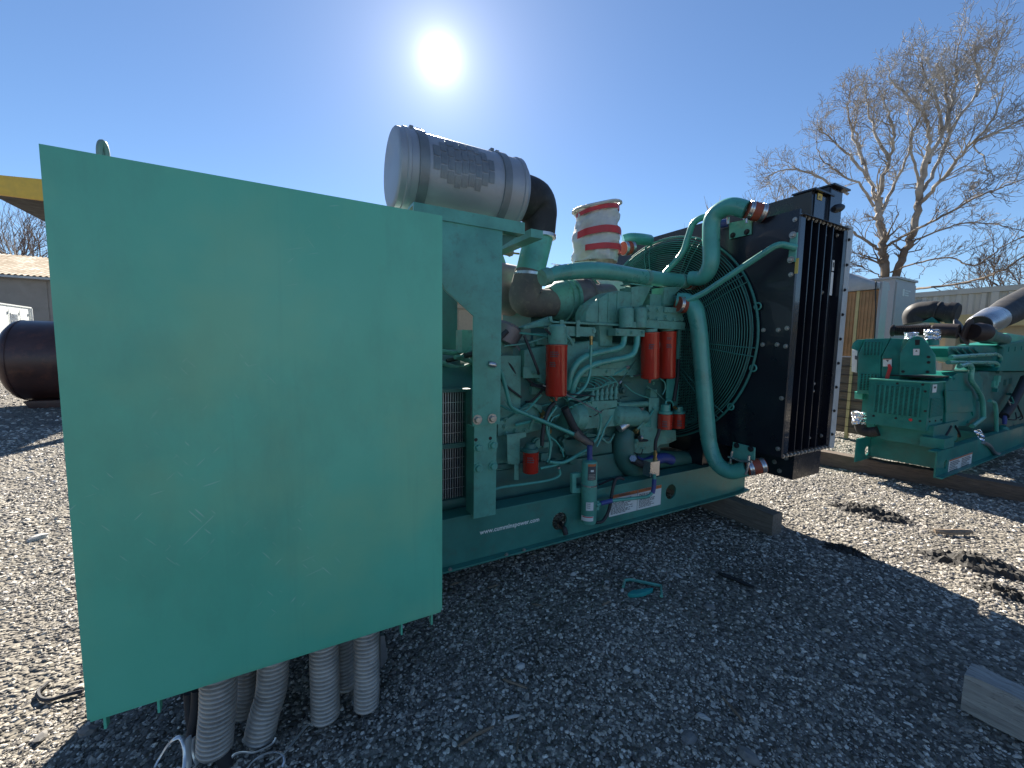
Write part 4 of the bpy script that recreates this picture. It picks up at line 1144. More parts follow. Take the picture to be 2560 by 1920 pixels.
tube('upper_coolant_pipe', [(2.73,2.118,1.951),(2.75,2.026,1.949),(2.75,1.965,2.033),(2.75,1.973,2.211),(2.75,1.974,2.347),(2.76,1.927,2.403),(2.77,1.841,2.413),(2.8,1.749,2.37)], [0.053, 0.057, 0.060, 0.060, 0.060, 0.060, 0.058], 'green_pipe', G, 26, curve=True, k=10)
ue = (2.798,1.751,2.371),(2.895,1.68,2.343)
hose(ue[0], ue[1], 0.058)
bk = (2.895,1.934,2.344),(2.895,1.767,2.332),(2.895,1.764,2.224),(2.895,1.926,2.225)
prism('pipe_bracket', [bk[0], bk[1], bk[2], bk[3]], 2.892, 2.903, 'green', G, axis='x', bevel=0.002)
for p in ((2.89,1.898,2.246),(2.89,1.794,2.246)): bolt(p, '-x', 0.014, 'black', G)
tube('u_bolt', [(2.8,1.759,2.412),(2.8,1.751,2.402),(2.8,1.745,2.333),(2.8,1.745,2.281)], 0.008, 'steel', G, 8)
tube('u_bolt', [(2.82,1.895,2.361),(2.82,1.895,2.338),(2.82,1.892,2.314)], 0.010, 'steel', G, 8)
tube('vent_pipe', [(2.82,2.031,2.405),(2.81,2.109,2.412),(2.8,2.173,2.381),(2.79,2.205,2.284),(2.77,2.234,2.167),(2.72,2.315,2.053),(2.66,2.369,1.948)], 0.024, 'green_pipe', G, 16, curve=True)
lathe('radiator_inlet', (2.86,1.991,2.344), (2.9,1.955,2.35), [(0, 0.03), (1, 0.03)], 'blue', G, 16)
tube('far_coolant_pipe', [(2.55,2.663,2.329),(2.6,2.632,2.343),(2.72,2.624,2.354),(2.84,2.65,2.367)], 0.048, 'green_pipe', G, 16, curve=True)
hose((2.52,2.634,2.252), (2.62,2.622,2.267), 0.055)
tube('brace_strut', [(2.58,2.058,1.757),(2.64,1.946,1.803),(2.72,1.746,1.946),(2.79,1.546,2.081),(2.82,1.518,2.094),(2.89,1.461,2.069)], 0.021, 'green_pipe', G, 14, rad=0.08)
sp = (2.895,1.504,2.165),(2.895,1.462,2.166),(2.895,1.461,1.982),(2.895,1.506,1.983)
spl = prism('strut_plate', sp, 2.893, 2.904, 'green', G, axis='x', bevel=0.002)
for p in ((2.89,1.487,2.155),(2.89,1.487,1.999)): bolt(p, '-x', 0.015, 'bolt', spl)
tube('lower_coolant_pipe', [(2.6,2.125,1.773),(2.64,2.066,1.763),(2.66,2.008,1.701),(2.68,1.98,1.553),(2.7,1.961,1.354),(2.73,1.904,0.855),(2.74,1.875,0.69),(2.75,1.818,0.576),(2.77,1.724,0.537),(2.8,1.627,0.583)], [0.060, 0.062, 0.060, 0.058, 0.055, 0.054, 0.053], 'green_pipe', G, 26, curve=True, k=10)
lh = (2.798,1.63,0.582),(2.893,1.559,0.614)
hose(lh[0], lh[1], 0.051)
lb = (2.83,1.755,0.741),(2.83,1.596,0.735),(2.83,1.593,0.629),(2.83,1.76,0.623)
prism('pipe_bracket', lb, 2.825, 2.836, 'green', G, axis='x', bevel=0.002)
for p in ((2.822,1.725,0.723),(2.822,1.622,0.721)): bolt(p, '-x', 0.014, 'black', G)
tube('u_bolt', [(2.76,1.595,0.688),(2.76,1.595,0.641),(2.76,1.6,0.592),(2.76,1.609,0.55)], 0.009, 'steel', G, 8)
tube('u_bolt', [(2.76,1.716,0.691),(2.76,1.721,0.641),(2.76,1.722,0.604)], 0.007, 'steel', G, 8)
tube('clamp_bar', [(2.75,1.736,0.647),(2.75,1.644,0.637),(2.75,1.567,0.653)], 0.007, 'steel', G, 8)
hose((2.56,2.081,1.742), (2.64,2.055,1.734), 0.056, clamps=1)
tube('suction_pipe', [(2.321,2.249,0.536),(2.492,2.249,0.533),(2.783,2.249,0.49),(3.222,2.249,0.449)], [0.10, 0.085, 0.075, 0.072], 'green_dark', G, 20, curve=True)
tube('water_inlet', [(2.207,2.19,0.801),(2.177,2.19,0.737),(2.195,2.19,0.6),(2.28,2.19,0.504),(2.401,2.19,0.461)], [0.06, 0.08, 0.085, 0.08, 0.07], 'green_dark', G, 20, curve=True)
tube('suction_hose', [(2.263,2.155,0.575),(2.359,2.155,0.537),(2.466,2.155,0.55),(2.59,2.155,0.553),(2.669,2.155,0.525)], 0.04, 'blue', G, 14, curve=True)

# pipe pedestals between big pipe and housing
for pts, y in (([(2.175,2.172,1.846),(2.363,2.172,1.882),(2.382,2.172,1.884),(2.365,2.172,1.841),(2.295,2.172,1.727),(2.306,2.172,1.711),(2.183,2.172,1.703)], 2.1725), ([(2.497,2.159,1.871),(2.706,2.159,1.893),(2.605,2.159,1.817),(2.6,2.159,1.738),(2.497,2.159,1.732)], 2.1585)):
    prism('pipe_pedestal', pts, y, y + 0.12, 'green_engine', G, bevel=0.006)
box('thermostat_housing', (2.375,2.179,1.815), Vector((2.522,2.179,1.728)) + Vector((0, 0.25, 0)), 'green_engine', G, 0.015)
box('thermostat_housing', (2.628,2.187,1.821), Vector((2.738,2.187,1.727)) + Vector((0, 0.25, 0)), 'green_engine', G, 0.012)
boxes('pedestal_base', [((2.493,2.151,1.749), Vector((2.687,2.151,1.745)) + Vector((0, 0.1, 0))), ((2.158,2.166,1.863), Vector((2.385,2.166,1.871)) + Vector((0, 0.1, 0)))], 'green_pipe', G, 0.002)

# ---- fuel pump side
box('fuel_pump', (1.603,2.131,0.982), Vector((2.048,2.131,0.858)) + Vector((0, 0.2, 0)), 'green_engine', G, 0.015)
lathe('pump_governor', (1.618,2.148,0.949), (1.729,2.148,0.941), [(0, 0.05), (0.3, 0.09), (1, 0.09)], 'green_engine', G, 24)
prism('pump_top', [(1.645,2.127,1.01),(1.775,2.127,1.048),(2.04,2.127,1.042),(2.043,2.127,0.994),(1.797,2.127,0.97),(1.646,2.127,0.98)], 2.127, 2.1795, 'green_engine', G, bevel=0.006)
for i in range(6):
    xs_ = 865 + i * 42
    a = ((1.817,2.138,1.044),(1.858,2.138,1.045),(1.9,2.138,1.046),(1.942,2.138,1.047),(1.985,2.138,1.048),(2.029,2.138,1.049))[i]
    b = ((1.833,2.151,1.118),(1.874,2.151,1.121),(1.916,2.151,1.123),(1.958,2.151,1.125),(2.002,2.151,1.128),(2.045,2.151,1.13))[i]
    lathe('pump_plunger', a, b, [(0, 0.017), (0.2, 0.017), (0.22, 0.013), (0.45, 0.013), (0.47, 0.017), (0.7, 0.017), (0.72, 0.012), (1, 0.012)], 'green_engine', G, 12)
    tube('injection_line', [b, Vector(b) + Vector((0.01, 0.0, 0.03)), Vector(b) + Vector((-0.05, 0.05, 0.055 + 0.006 * i)), Vector(b) + Vector((-0.16 - 0.03 * i, 0.12, 0.035 + 0.012 * i))], 0.0045, 'green_pipe', G, 6, curve=True)
for i in range(5):
    a = ((1.61,2.116,1.013),(1.646,2.116,1.026),(1.682,2.116,1.035),(1.719,2.116,1.041),(1.766,2.116,1.042))[i]
    tube('injection_line', [a, Vector(a) + Vector((0.025, 0.0, 0.01)), Vector(a) + Vector((0.055, 0.02, -0.03)), Vector(a) + Vector((0.06, 0.03, -0.07))], 0.0045, 'green_pipe', G, 6, rad=0.02)
tube('injection_line', [(1.685,2.138,1.14),(1.751,2.138,1.13),(1.848,2.138,1.134),(1.946,2.138,1.154),(2.028,2.138,1.172),(2.045,2.138,1.151)], 0.005, 'green_pipe', G, 6, curve=True)
tube('injection_line', [(1.693,2.141,1.128),(1.764,2.141,1.118),(1.861,2.141,1.126),(1.959,2.141,1.169),(2.011,2.141,1.168)], 0.005, 'green_pipe', G, 6, curve=True)
lathe('starter_motor', (2.018,2.159,0.928), (2.352,2.159,0.896), [(0, 0.05), (0.05, 0.075), (0.7, 0.075), (0.75, 0.05), (1, 0.05)], 'green_engine', G, 26)
box('starter_cover', (2.188,2.159,0.965), Vector((2.339,2.159,0.914)) + Vector((0, 0.1, 0)), 'rubber_dusty', G, 0.01)
lathe('solenoid', (2.07,2.131,0.836), (2.144,2.131,0.867), [(0, 0.03), (0.5, 0.035), (0.6, 0.028), (1, 0.028)], 'steel', G, 16)
prism('pump_bracket', [(2.378,2.148,1.04),(2.486,2.148,1.035),(2.503,2.148,0.784),(2.694,2.148,0.767),(2.707,2.148,0.685),(2.624,2.148,0.667),(2.523,2.148,0.668),(2.465,2.148,0.622),(2.406,2.148,0.611),(2.23,2.148,0.631),(2.221,2.148,0.691),(2.304,2.148,0.733),(2.293,2.148,0.919),(2.386,2.148,0.913)], 2.148, 2.1532, 'green_engine', G, bevel=0.002)
prism('bracket_window', [(2.327,2.146,0.9),(2.409,2.146,0.894),(2.414,2.146,0.817),(2.331,2.146,0.824)], 2.1452, 2.1473, 'green_pipe', G, bevel=0.002)
prism('upright_strut', [(2.596,2.179,1.313),(2.75,2.179,1.313),(2.741,2.179,1.001),(2.605,2.179,1.008)], 2.1795, 2.1865, 'green_pipe', G, bevel=0.002)
tube('breather_hose', [(2.705,2.166,1.331),(2.708,2.166,1.208),(2.691,2.166,1.085),(2.678,2.166,0.997)], 0.014, 'hose_dark', G, 10, curve=True)
tube('pipe_run', [(2.081,2.172,0.994),(2.408,2.172,0.993)], 0.022, 'green_engine', G, 12)
tube('sense_line', [(2.114,2.138,1.149),(2.193,2.138,1.098),(2.273,2.138,1.066),(2.367,2.138,1.041)], 0.0045, 'green_pipe', G, 6, curve=True)
tube('sense_line', [(2.443,2.11,1.187),(2.493,2.11,1.157),(2.503,2.11,1.106),(2.476,2.11,1.065)], 0.0045, 'green_pipe', G, 6, curve=True)
tube('sense_line', [(1.598,2.123,0.998),(1.699,2.123,0.97),(1.805,2.123,0.94)], 0.004, 'black', G, 6)
tube('fuel_line', [(1.811,2.088,1.005),(1.852,2.088,0.957),(1.858,2.088,0.881),(1.835,2.088,0.806),(1.802,2.088,0.771)], 0.009, 'green_pipe', G, 8, curve=True)
tube('fuel_line', [(1.958,2.088,0.943),(1.896,2.088,0.862),(1.869,2.088,0.803),(1.828,2.088,0.738)], 0.008, 'green_pipe', G, 8, curve=True)
tube('tie_rod', [(0.98,2,1.307),(1.035,2.05,1.299),(1.075,2.067,1.268),(1.099,2.075,1.217),(1.15,2.082,1.055),(1.19,2.082,1.03),(1.622,2.075,0.846)], 0.0125, 'green_pipe', G, 12, rad=0.05)
lathe('rod_end', (0.951,1.97,1.312), (0.995,1.97,1.303), [(0, 0.012), (0.2, 0.017), (0.8, 0.017), (1, 0.012)], 'steel', G, 10)
tube('black_hose', [(1.556,2.092,1.02),(1.594,2.092,0.952),(1.651,2.092,0.867),(1.718,2.092,0.801),(1.786,2.092,0.757)], 0.026, 'hose_dark', G, 12, curve=True)
tube('rubber_coupling', [(1.627,2.078,0.861),(1.66,2.078,0.825),(1.707,2.078,0.798),(1.765,2.078,0.762)], 0.024, 'rubber_dusty', G, 12, curve=True)
tube('oil_hose', [(1.484,2.103,1.058),(1.443,2.103,1.018),(1.411,2.103,0.942),(1.397,2.103,0.859),(1.395,2.103,0.788)], 0.013, 'hose_dark', G, 10, curve=True)
tube('oil_hose', [(1.493,2.095,1.03),(1.431,2.095,0.956),(1.425,2.095,0.886),(1.453,2.095,0.798),(1.447,2.095,0.712),(1.431,2.095,0.678)], 0.009, 'green_pipe', G, 10, curve=True)
tube('oil_hose', [(1.519,2.099,0.978),(1.459,2.099,0.947),(1.445,2.099,0.855),(1.498,2.099,0.807),(1.543,2.099,0.751),(1.563,2.099,0.697)], 0.005, 'green_pipe', G, 8, curve=True)
tube('coolant_hose', [(1.763,2.075,0.74),(1.68,2.075,0.712),(1.572,2.075,0.673),(1.502,2.075,0.671),(1.433,2.075,0.687)], 0.011, 'green_pipe', G, 10, curve=True)
tube('coolant_hose', [(1.723,2.082,0.705),(1.631,2.082,0.686),(1.542,2.082,0.668),(1.473,2.082,0.655),(1.372,2.082,0.65)], 0.008, 'green_pipe', G, 10, curve=True)
tube('water_line', [(1.022,2.088,0.558),(1.11,2.088,0.568),(1.297,2.088,0.563),(1.446,2.088,0.562),(1.524,2.088,0.58),(1.524,2.088,0.624)], 0.008, 'green_pipe', G, 8, curve=True)
lathe('line_fitting', (1.514,2.085,0.63), (1.513,2.085,0.641), [(0, 0.012), (1, 0.012)], 'steel', G, 10)
prism('filter_mount', [(1.15,2.116,0.878),(1.283,2.116,0.88),(1.287,2.116,0.852),(1.24,2.116,0.843),(1.241,2.116,0.801),(1.243,2.116,0.689),(1.2,2.116,0.688),(1.157,2.116,0.697)], 2.1165, 2.1207, 'green_engine', G, bevel=0.002)
prism('mount_leg', [(1.206,2.12,0.693),(1.237,2.12,0.689),(1.239,2.12,0.583),(1.208,2.12,0.588)], 2.12, 2.127, 'green_engine', G, bevel=0.002)
prism('block_pad', [(1.605,2.172,0.788),(2.039,2.172,0.77),(2.055,2.172,0.654),(1.636,2.172,0.678)], 2.1725, 2.2425, 'green_dark', G, bevel=0.01)
prism('pan_flange', [(1.086,2.208,0.678),(1.489,2.208,0.649),(1.49,2.208,0.619),(1.086,2.208,0.647)], 2.1935, 2.2425, 'green_dark', G, bevel=0.004)
for (x0, y0), s in (((1.3, 0.75), 1), ((1.62, 0.72), 2), ((1.95, 0.8), 3), ((2.2, 0.78), 4)):
    bolt((x0, 2.1917, y0), '-y', 0.014, 'green_engine', G)
# coolant heater bottle and its plumbing
ht = (1.688,1.99,0.688),(1.698,1.99,0.268)
hb = lathe('coolant_heater', ht[1], ht[0], [(0, 0.03), (0.01, 0.046), (0.03, 0.05), (0.96, 0.05), (0.985, 0.046), (1, 0.02)], 'green', G, 32)
lathe('heater_band', (1.692,1.99,0.522), (1.692,1.99,0.532), [(0, 0.050), (0.1, 0.0535), (0.9, 0.0535), (1, 0.050)], 'steel', hb, 32)
def wrap_label(name, c, r, z0, z1, a0, a1, mat, parent):
    bm = bmesh.new(); k = 8; f = math.atan2(-c[1], -c[0])
    vs = [[bm.verts.new((c[0] + r * math.cos(f + a0 + (a1 - a0) * i / k), c[1] + r * math.sin(f + a0 + (a1 - a0) * i / k), z)) for i in range(k + 1)] for z in (z0, z1)]
    for i in range(k): bm.faces.new((vs[0][i], vs[0][i + 1], vs[1][i + 1], vs[1][i]))
    return fin(name, bm, mat, parent)
zz = [(1.671,1.94,0.674),(1.672,1.94,0.659),(1.676,1.94,0.569),(1.682,1.94,0.425),(1.684,1.94,0.371),(1.658,1.94,0.332),(1.66,1.94,0.3)]
hc = ht[0]
wrap_label('heater_label', hc, 0.0508, zz[2][2], zz[1][2], -0.15, 1.0, 'label_text', hb)
wrap_label('label_stripe', hc, 0.0508, zz[1][2], zz[0][2], -0.15, 1.0, 'label_orange', hb)
wrap_label('label_figure', hc, 0.0513, zz[1][2] - 0.035, zz[1][2] - 0.022, 0.2, 0.6, 'label_white', hb)
for i in range(4): wrap_label('label_print', hc, 0.0513, zz[1][2] - 0.055 - 0.009 * i, zz[1][2] - 0.052 - 0.009 * i, -0.05, 0.85 - 0.1 * (i % 2), 'conduit', hb)
wrap_label('white_label', hc, 0.0508, zz[4][2], zz[3][2], -0.25, 0.75, 'label_white', hb)
for i in range(3): wrap_label('label_print', hc, 0.0513, zz[3][2] - 0.012 - 0.013 * i, zz[3][2] - 0.008 - 0.013 * i, -0.15, 0.3, 'label_text', hb)
wrap_label('base_label', hc, 0.0508, zz[6][2], zz[5][2], -0.9, 0.8, 'label_white', hb)
wrap_label('base_label_stripe', hc, 0.0512, zz[5][2] - 0.008, zz[5][2] - 0.002, -0.7, 0.7, 'red_tape', hb)
lathe('heater_hose', (1.694,2,0.779), (1.698,2,0.687), [(0, 0.018), (1, 0.018)], 'blue', G, 14)
prism('heater_bracket', [(1.586,2.03,0.599),(1.658,2.03,0.596),(1.659,2.03,0.567),(1.618,2.03,0.569),(1.621,2.03,0.498),(1.662,2.03,0.496),(1.663,2.03,0.462),(1.59,2.03,0.47)], 2.03, 2.057, 'green', G, bevel=0.002)
tube('heater_cable', [(1.768,2,0.25),(1.826,2,0.249),(1.873,2,0.302),(1.894,2,0.376),(1.905,2,0.451),(1.927,2,0.517),(1.961,2,0.528),(2.003,2,0.514)], 0.011, 'hose_dark', G, 10, curve=True)
tube('heater_pipe', [(1.741,1.97,0.383),(1.793,1.97,0.393),(1.87,1.97,0.394),(2.032,1.97,0.378),(2.215,1.97,0.363),(2.264,1.97,0.387),(2.271,1.97,0.451),(2.272,1.97,0.516)], 0.012, 'green_pipe', G, 12, rad=0.06)
tube('blue_hose', [(1.772,1.968,0.392),(1.868,1.968,0.394)], 0.0155, 'blue', G, 12)
tube('blue_hose', [(2.259,1.968,0.384),(2.269,1.968,0.428),(2.27,1.968,0.484)], 0.0155, 'blue', G, 12)
boxes('hose_tee', [((1.74,1.97,0.409), Vector((1.767,1.97,0.348)) + Vector((0, 0.03, 0)))], 'green', G, 0.005)
vb = (2.244,1.99,0.603),(2.367,1.99,0.497)
box('valve_block', (vb[0][0], 1.985, vb[1][2]), (vb[1][0] - 0.03, 2.0535, vb[0][2]), 'steel', G, 0.003)
lathe('brass_fitting', (2.33,2.02,0.58), (2.323,2.02,0.68), [(0, 0.016), (0.4, 0.016), (0.42, 0.012), (0.6, 0.012), (0.62, 0.015), (0.8, 0.015), (0.82, 0.01), (1, 0.01)], 'brass', G, 10)
tube('thermostat_hose', [(2.324,2.02,0.676),(2.325,2.02,0.741),(2.345,2.02,0.788),(2.359,2.02,0.828)], 0.013, 'hose_dark', G, 10, curve=True)
tube('black_coupling', [(2.168,2.075,0.607),(2.236,2.075,0.574),(2.342,2.075,0.535)], 0.028, 'hose_dark', G, 12, curve=True)
lathe('hex_plug', (2.154,2.067,0.623), (2.188,2.088,0.601), [(0, 0.026), (0.7, 0.028), (1, 0.028)], 'steel', G, 6)
tube('wire_bundle', [(1.821,2.04,0.49),(1.85,2.04,0.494),(1.889,2.04,0.503),(1.949,2.04,0.51)], 0.007, 'black', G, 6, curve=True)
lathe('clamp_ring', (2.279,2.131,0.748), (2.296,2.131,0.75), [(0, 0.018), (1, 0.02)], 'steel', G, 14)
# harness and lines behind the stand
rnd = random.Random(77)
for i in range(16):
    a = Vector((1.134,2.172,1.32)) + Vector((rnd.uniform(-0.05, 0.3), rnd.uniform(-0.1, 0.15), rnd.uniform(-0.28, 0.22)))
    b = a + Vector((rnd.uniform(0.1, 0.5), rnd.uniform(-0.1, 0.1), rnd.uniform(-0.25, 0.12)))
    c = a.lerp(b, 0.5) + Vector((rnd.uniform(-0.05, 0.05), -0.03, rnd.uniform(-0.08, 0.03)))
    tube('harness_line', [a, c, b], rnd.choice((0.005, 0.007, 0.009)), rnd.choice(('hose_dark', 'green_pipe', 'green_engine', 'galv')), G, 6, curve=True, k=5)
for i in range(7):
    a = Vector((0.831,2.295,1.32)) + Vector((rnd.uniform(-0.05, 0.12), rnd.uniform(-0.1, 0.1), rnd.uniform(-0.03, 0.1)))
    b = a + Vector((rnd.uniform(0.15, 0.3), rnd.uniform(-0.1, 0.1), rnd.uniform(-0.1, 0.22)))
    tube('control_cable', [a, a.lerp(b, 0.5) + Vector((0, 0, -0.04)), b], rnd.choice((0.008, 0.012, 0.016)), rnd.choice(('hose_dark', 'black', 'green_engine')), G, 8, curve=True, k=5)
box('sensor_box', (1.279,2.243,1.388), Vector((1.333,2.243,1.266)) + Vector((0, 0.06, 0)), 'green_engine', G, 0.01)
box('sensor_box', (1.172,2.277,1.483), Vector((1.217,2.277,1.408)) + Vector((0, 0.06, 0)), 'green_engine', G, 0.01)
lathe('crank_breather', (1.201,2.295,1.43), (1.255,2.295,1.541), [(0, 0.09), (0.8, 0.1), (1, 0.07)], 'heat_shield', G, 20)
box('wire_box', (0.922,2.277,1.502), Vector((0.99,2.277,1.363)) + Vector((0, 0.1, 0)), 'green_engine', G, 0.01)
# random small castings that break up the block face
for i in range(46):
    x = rnd.uniform(1.35, 2.6); z = rnd.uniform(0.60, 1.45)
    w = rnd.uniform(0.03, 0.11); hh = rnd.uniform(0.02, 0.09); d = rnd.uniform(0.02, 0.09)
    box('casting_boss', (x, 2.24 - d * 0.6, z), (x + w, 2.25, z + hh), rnd.choice(('green_engine', 'green_dark', 'green_engine')), G, 0.006)
for i in range(40):
    bolt((rnd.uniform(1.35, 2.6), 2.238, rnd.uniform(0.62, 1.45)), '-y', rnd.choice((0.009, 0.012, 0.015)), 'green_engine', G)

# extra lines, unions and brackets crowding the side of the block
rnd = random.Random(404)
for i in range(26):
    x = rnd.uniform(1.32, 2.45); z = rnd.uniform(0.66, 1.34)
    a = Vector((x, rnd.uniform(2.12, 2.22), z))
    d = Vector((rnd.uniform(0.08, 0.34) * rnd.choice((-1, 1)), rnd.uniform(-0.02, 0.05), rnd.uniform(-0.2, 0.2)))
    m_ = a + d * 0.5 + Vector((rnd.uniform(-0.04, 0.04), -0.02, rnd.uniform(-0.06, 0.06)))
    r_ = rnd.choice((0.004, 0.005, 0.007, 0.010))
    ln = tube('engine_line', [a, m_, a + d], r_, rnd.choice(('green_engine', 'green_pipe', 'green_dark', 'hose_dark', 'green_engine')), G, 7, curve=True, k=5)
    lathe('union', a - d.normalized() * 0.012, a + d.normalized() * 0.014, [(0, r_ * 1.9), (1, r_ * 1.9)], rnd.choice(('green_engine', 'bolt', 'brass', 'green_engine')), ln, 6)
for i in range(14):
    x = rnd.uniform(1.35, 2.5); z = rnd.uniform(0.62, 1.3)
    c = Vector((x, 2.23, z)); r_ = rnd.uniform(0.018, 0.042)
    lathe('inspection_cover', c, c - Vector((0, rnd.uniform(0.02, 0.06), 0)), [(0, r_ * 1.25), (0.45, r_ * 1.25), (0.5, r_), (0.95, r_), (1, r_ * 0.8)], rnd.choice(('green_engine', 'green_dark')), G, 16)
# belt guard with its mesh
bg0 = (2.808,2.249,1.562),(3.006,2.249,1.569),(3.056,2.249,0.98)
bz0 = (2.997,2.249,0.809)[2]
gx0, gx1, gz1 = bg0[0][0], bg0[1][0] + 0.05, bg0[0][2]
gd = boxes('belt_guard', [((gx0 - 0.03, 2.2425, bz0 - 0.03), (gx0, 2.2565, gz1 + 0.02)), ((gx0, 2.2425, bz0 - 0.03), (gx1, 2.2565, bz0)), ((gx1, 2.2425, bz0 - 0.03), (gx1 + 0.02, 2.2565, gz1 + 0.02)), ((gx0, 2.2425, gz1), (gx1, 2.2565, gz1 + 0.02))], 'green', G, 0.002)
lst = []
k = 0
z = bz0 + 0.008
while z < gz1:
    lst.append(((gx0, 2.2467, z), (gx1, 2.2502, z + 0.008))); z += 0.024
x = gx0 + 0.01
while x < gx1:
    lst.append(((x, 2.2456, bz0), (x + 0.006, 2.2465, gz1))); x += 0.028
gm = boxes('guard_mesh', lst, 'green_engine', gd); gm['kind'] = 'stuff'
box('drive_pulley', (gx0, 2.295, bz0), (gx1, 3.2, gz1), 'black', G, 0)

# ---- radiator with fan
FX, FY, FZ, FR = 2.86, 2.521, 1.497, 0.857
RY0, RY1, RZ0, RZ1 = 1.463, 3.579, 0.687, 2.316
RX0, RX1 = 2.905, 3.568
rad = prism('radiator', [(0, RY0, RZ0), (0, RY1, RZ0), (0, RY1, RZ1), (0, RY0, RZ1)], RX0, RX0 + 0.02, 'navy', G, axis='x', holes=[circle((RX0, FY, FZ), 0.79, 64, 'x')])
bm = bmesh.new()
add_lathe(bm, (RX0 - 0.03, FY, FZ), (RX0 + 0.18, FY, FZ), [(0, 0.812), (0.02, 0.82), (0.3, 0.789), (1, 0.789)], 64, cap=False)
fin('fan_ring', bm, 'green_dark', rad)
box('core', (3.14, RY0 + 0.07, RZ0 + 0.04), (3.52, RY1 - 0.07, RZ1 - 0.04), 'black', rad, 0)
box('top_plate', (RX0 + 0.021, RY0 + 0.02, RZ1 - 0.03), (RX1, RY1, RZ1 - 0.012), 'navy', rad, 0)
box('bottom_plate', (RX0 + 0.021, RY0 + 0.02, RZ0), (RX1, RY1, RZ0 + 0.02), 'navy', rad, 0)
box('far_side_plate', (RX0 + 0.021, RY1 - 0.02, RZ0 + 0.021), (RX1, RY1, RZ1 - 0.031), 'navy', rad, 0)
ex = [p[0] for p in ((2.984,1.463,2.246),(3.081,1.463,2.262),(3.174,1.463,2.277),(3.273,1.463,2.277),(3.37,1.463,2.277),(3.538,1.463,2.288))]
cpst = box('corner_post', (RX0 + 0.021, RY0, RZ0 + 0.021), (ex[0], RY0 + 0.03, RZ1 - 0.035), 'navy_gloss', rad, 0.004)
box('side_sheet', (ex[0] + 0.001, RY0 + 0.055, RZ0 + 0.021), (RX1, RY0 + 0.065, RZ1 - 0.035), 'navy', rad, 0)
for i, x in enumerate(ex[1:5]):
    st = boxes('side_channel', [((x - 0.009, RY0 + 0.005, RZ0 + 0.022), (x + 0.001, RY0 + 0.054, RZ1 - 0.036)), ((x + 0.0012, RY0 + 0.036, RZ0 + 0.022), (x + 0.058, RY0 + 0.054, RZ1 - 0.036))], 'navy', rad, 0.001)
box('end_channel', (ex[5] - 0.02, RY0 + 0.004, RZ0 + 0.022), (RX1 - 0.001, RY0 + 0.054, RZ1 - 0.036), 'navy', rad, 0.003)
box('core_edge', (RX1, RY0 + 0.002, RZ0 - 0.01), (RX1 + 0.078, RY0 + 0.06, RZ1), 'core_edge', rad, 0.004)
box('core_edge', (RX1, RY0 + 0.075, RZ1 - 0.06), (RX1 + 0.078, RY1, RZ1), 'core_edge', rad, 0.004)
for z in np.linspace(RZ0 + 0.1, RZ1 - 0.1, 9):
    bolt((RX1 + 0.02, RY0 - 0.001, z), '-y', 0.008, 'black', rad)
# rows of bolts on the side
for src_, xs_ in ((0, None),):
    pass
for p in ((3.211,1.502,2.266),(3.398,1.502,2.267),(3.589,1.502,2.265),(3.208,1.502,1.911),(3.394,1.502,1.913),(3.585,1.502,1.912),(3.327,1.502,2.219),(3.5,1.502,2.244),(3.353,1.502,1.827)): bolt(p, '-y', 0.010, 'bolt', rad)
for p in ((3.21,1.502,1.561),(3.402,1.502,1.562),(3.584,1.502,1.561),(3.21,1.502,1.439),(3.393,1.502,1.44),(3.578,1.502,1.44),(3.34,1.502,1.174),(3.337,1.502,1.121),(3.209,1.502,1.089),(3.389,1.502,1.09),(3.581,1.502,1.088),(3.205,1.502,0.739),(3.383,1.502,0.741),(3.57,1.502,0.74),(3.336,1.502,0.776),(3.519,1.502,0.775)): bolt(p, '-y', 0.010, 'bolt', rad)
for p in ((2.903,1.487,2.254),(2.903,1.487,1.905)): bolt(p, '-x', 0.0105, 'bolt', rad)
for p in ((2.903,1.638,1.549),(2.903,1.54,1.547),(2.903,1.486,1.557),(2.903,1.636,1.449),(2.903,1.54,1.449),(2.903,1.486,1.438),(2.903,1.487,1.09),(2.903,1.486,0.744)): bolt(p, '-x', 0.0105, 'bolt', rad)
fl = box('top_flange', (RX0 + 0.022, RY0 - 0.02, RZ1 - 0.0335), (RX1, RY0 + 0.05, RZ1 - 0.031), 'navy', rad, 0)
for i in range(14):
    bolt((RX0 + 0.04 + i * 0.048, RY0 + 0.012, RZ1 - 0.034), '-y', 0.010, 'bolt', rad)
    bolt((RX0 + 0.04 + i * 0.048, RY0 + 0.008, RZ0 + 0.004), '-y', 0.010, 'bolt', rad)
lt = (3.46,1.498,2.065),(3.494,1.498,1.99),(3.459,1.498,1.815),(3.479,1.498,1.98)
box('side_label', (lt[0][0], 1.498, lt[1][2]), (lt[0][0] + 0.028, 1.501, lt[0][2]), 'label_white', rad, 0)
box('side_label_window', (lt[0][0] + 0.006, 1.4965, lt[1][2] + 0.024), (lt[0][0] + 0.021, 1.4978, lt[0][2] - 0.016), 'label_text', rad, 0)
box('side_label', (lt[3][0] - 0.024, 1.498, lt[2][2]), (lt[3][0] + 0.010, 1.501, lt[3][2]), 'label_white', rad, 0)
yl = (2.901,1.451,2.003),(2.901,1.45,1.907)
box('warning_strip', (2.9000, yl[0][1] - 0.005, yl[1][2]), (2.9045, yl[0][1] + 0.014, yl[0][2]), 'label_yellow', rad, 0)
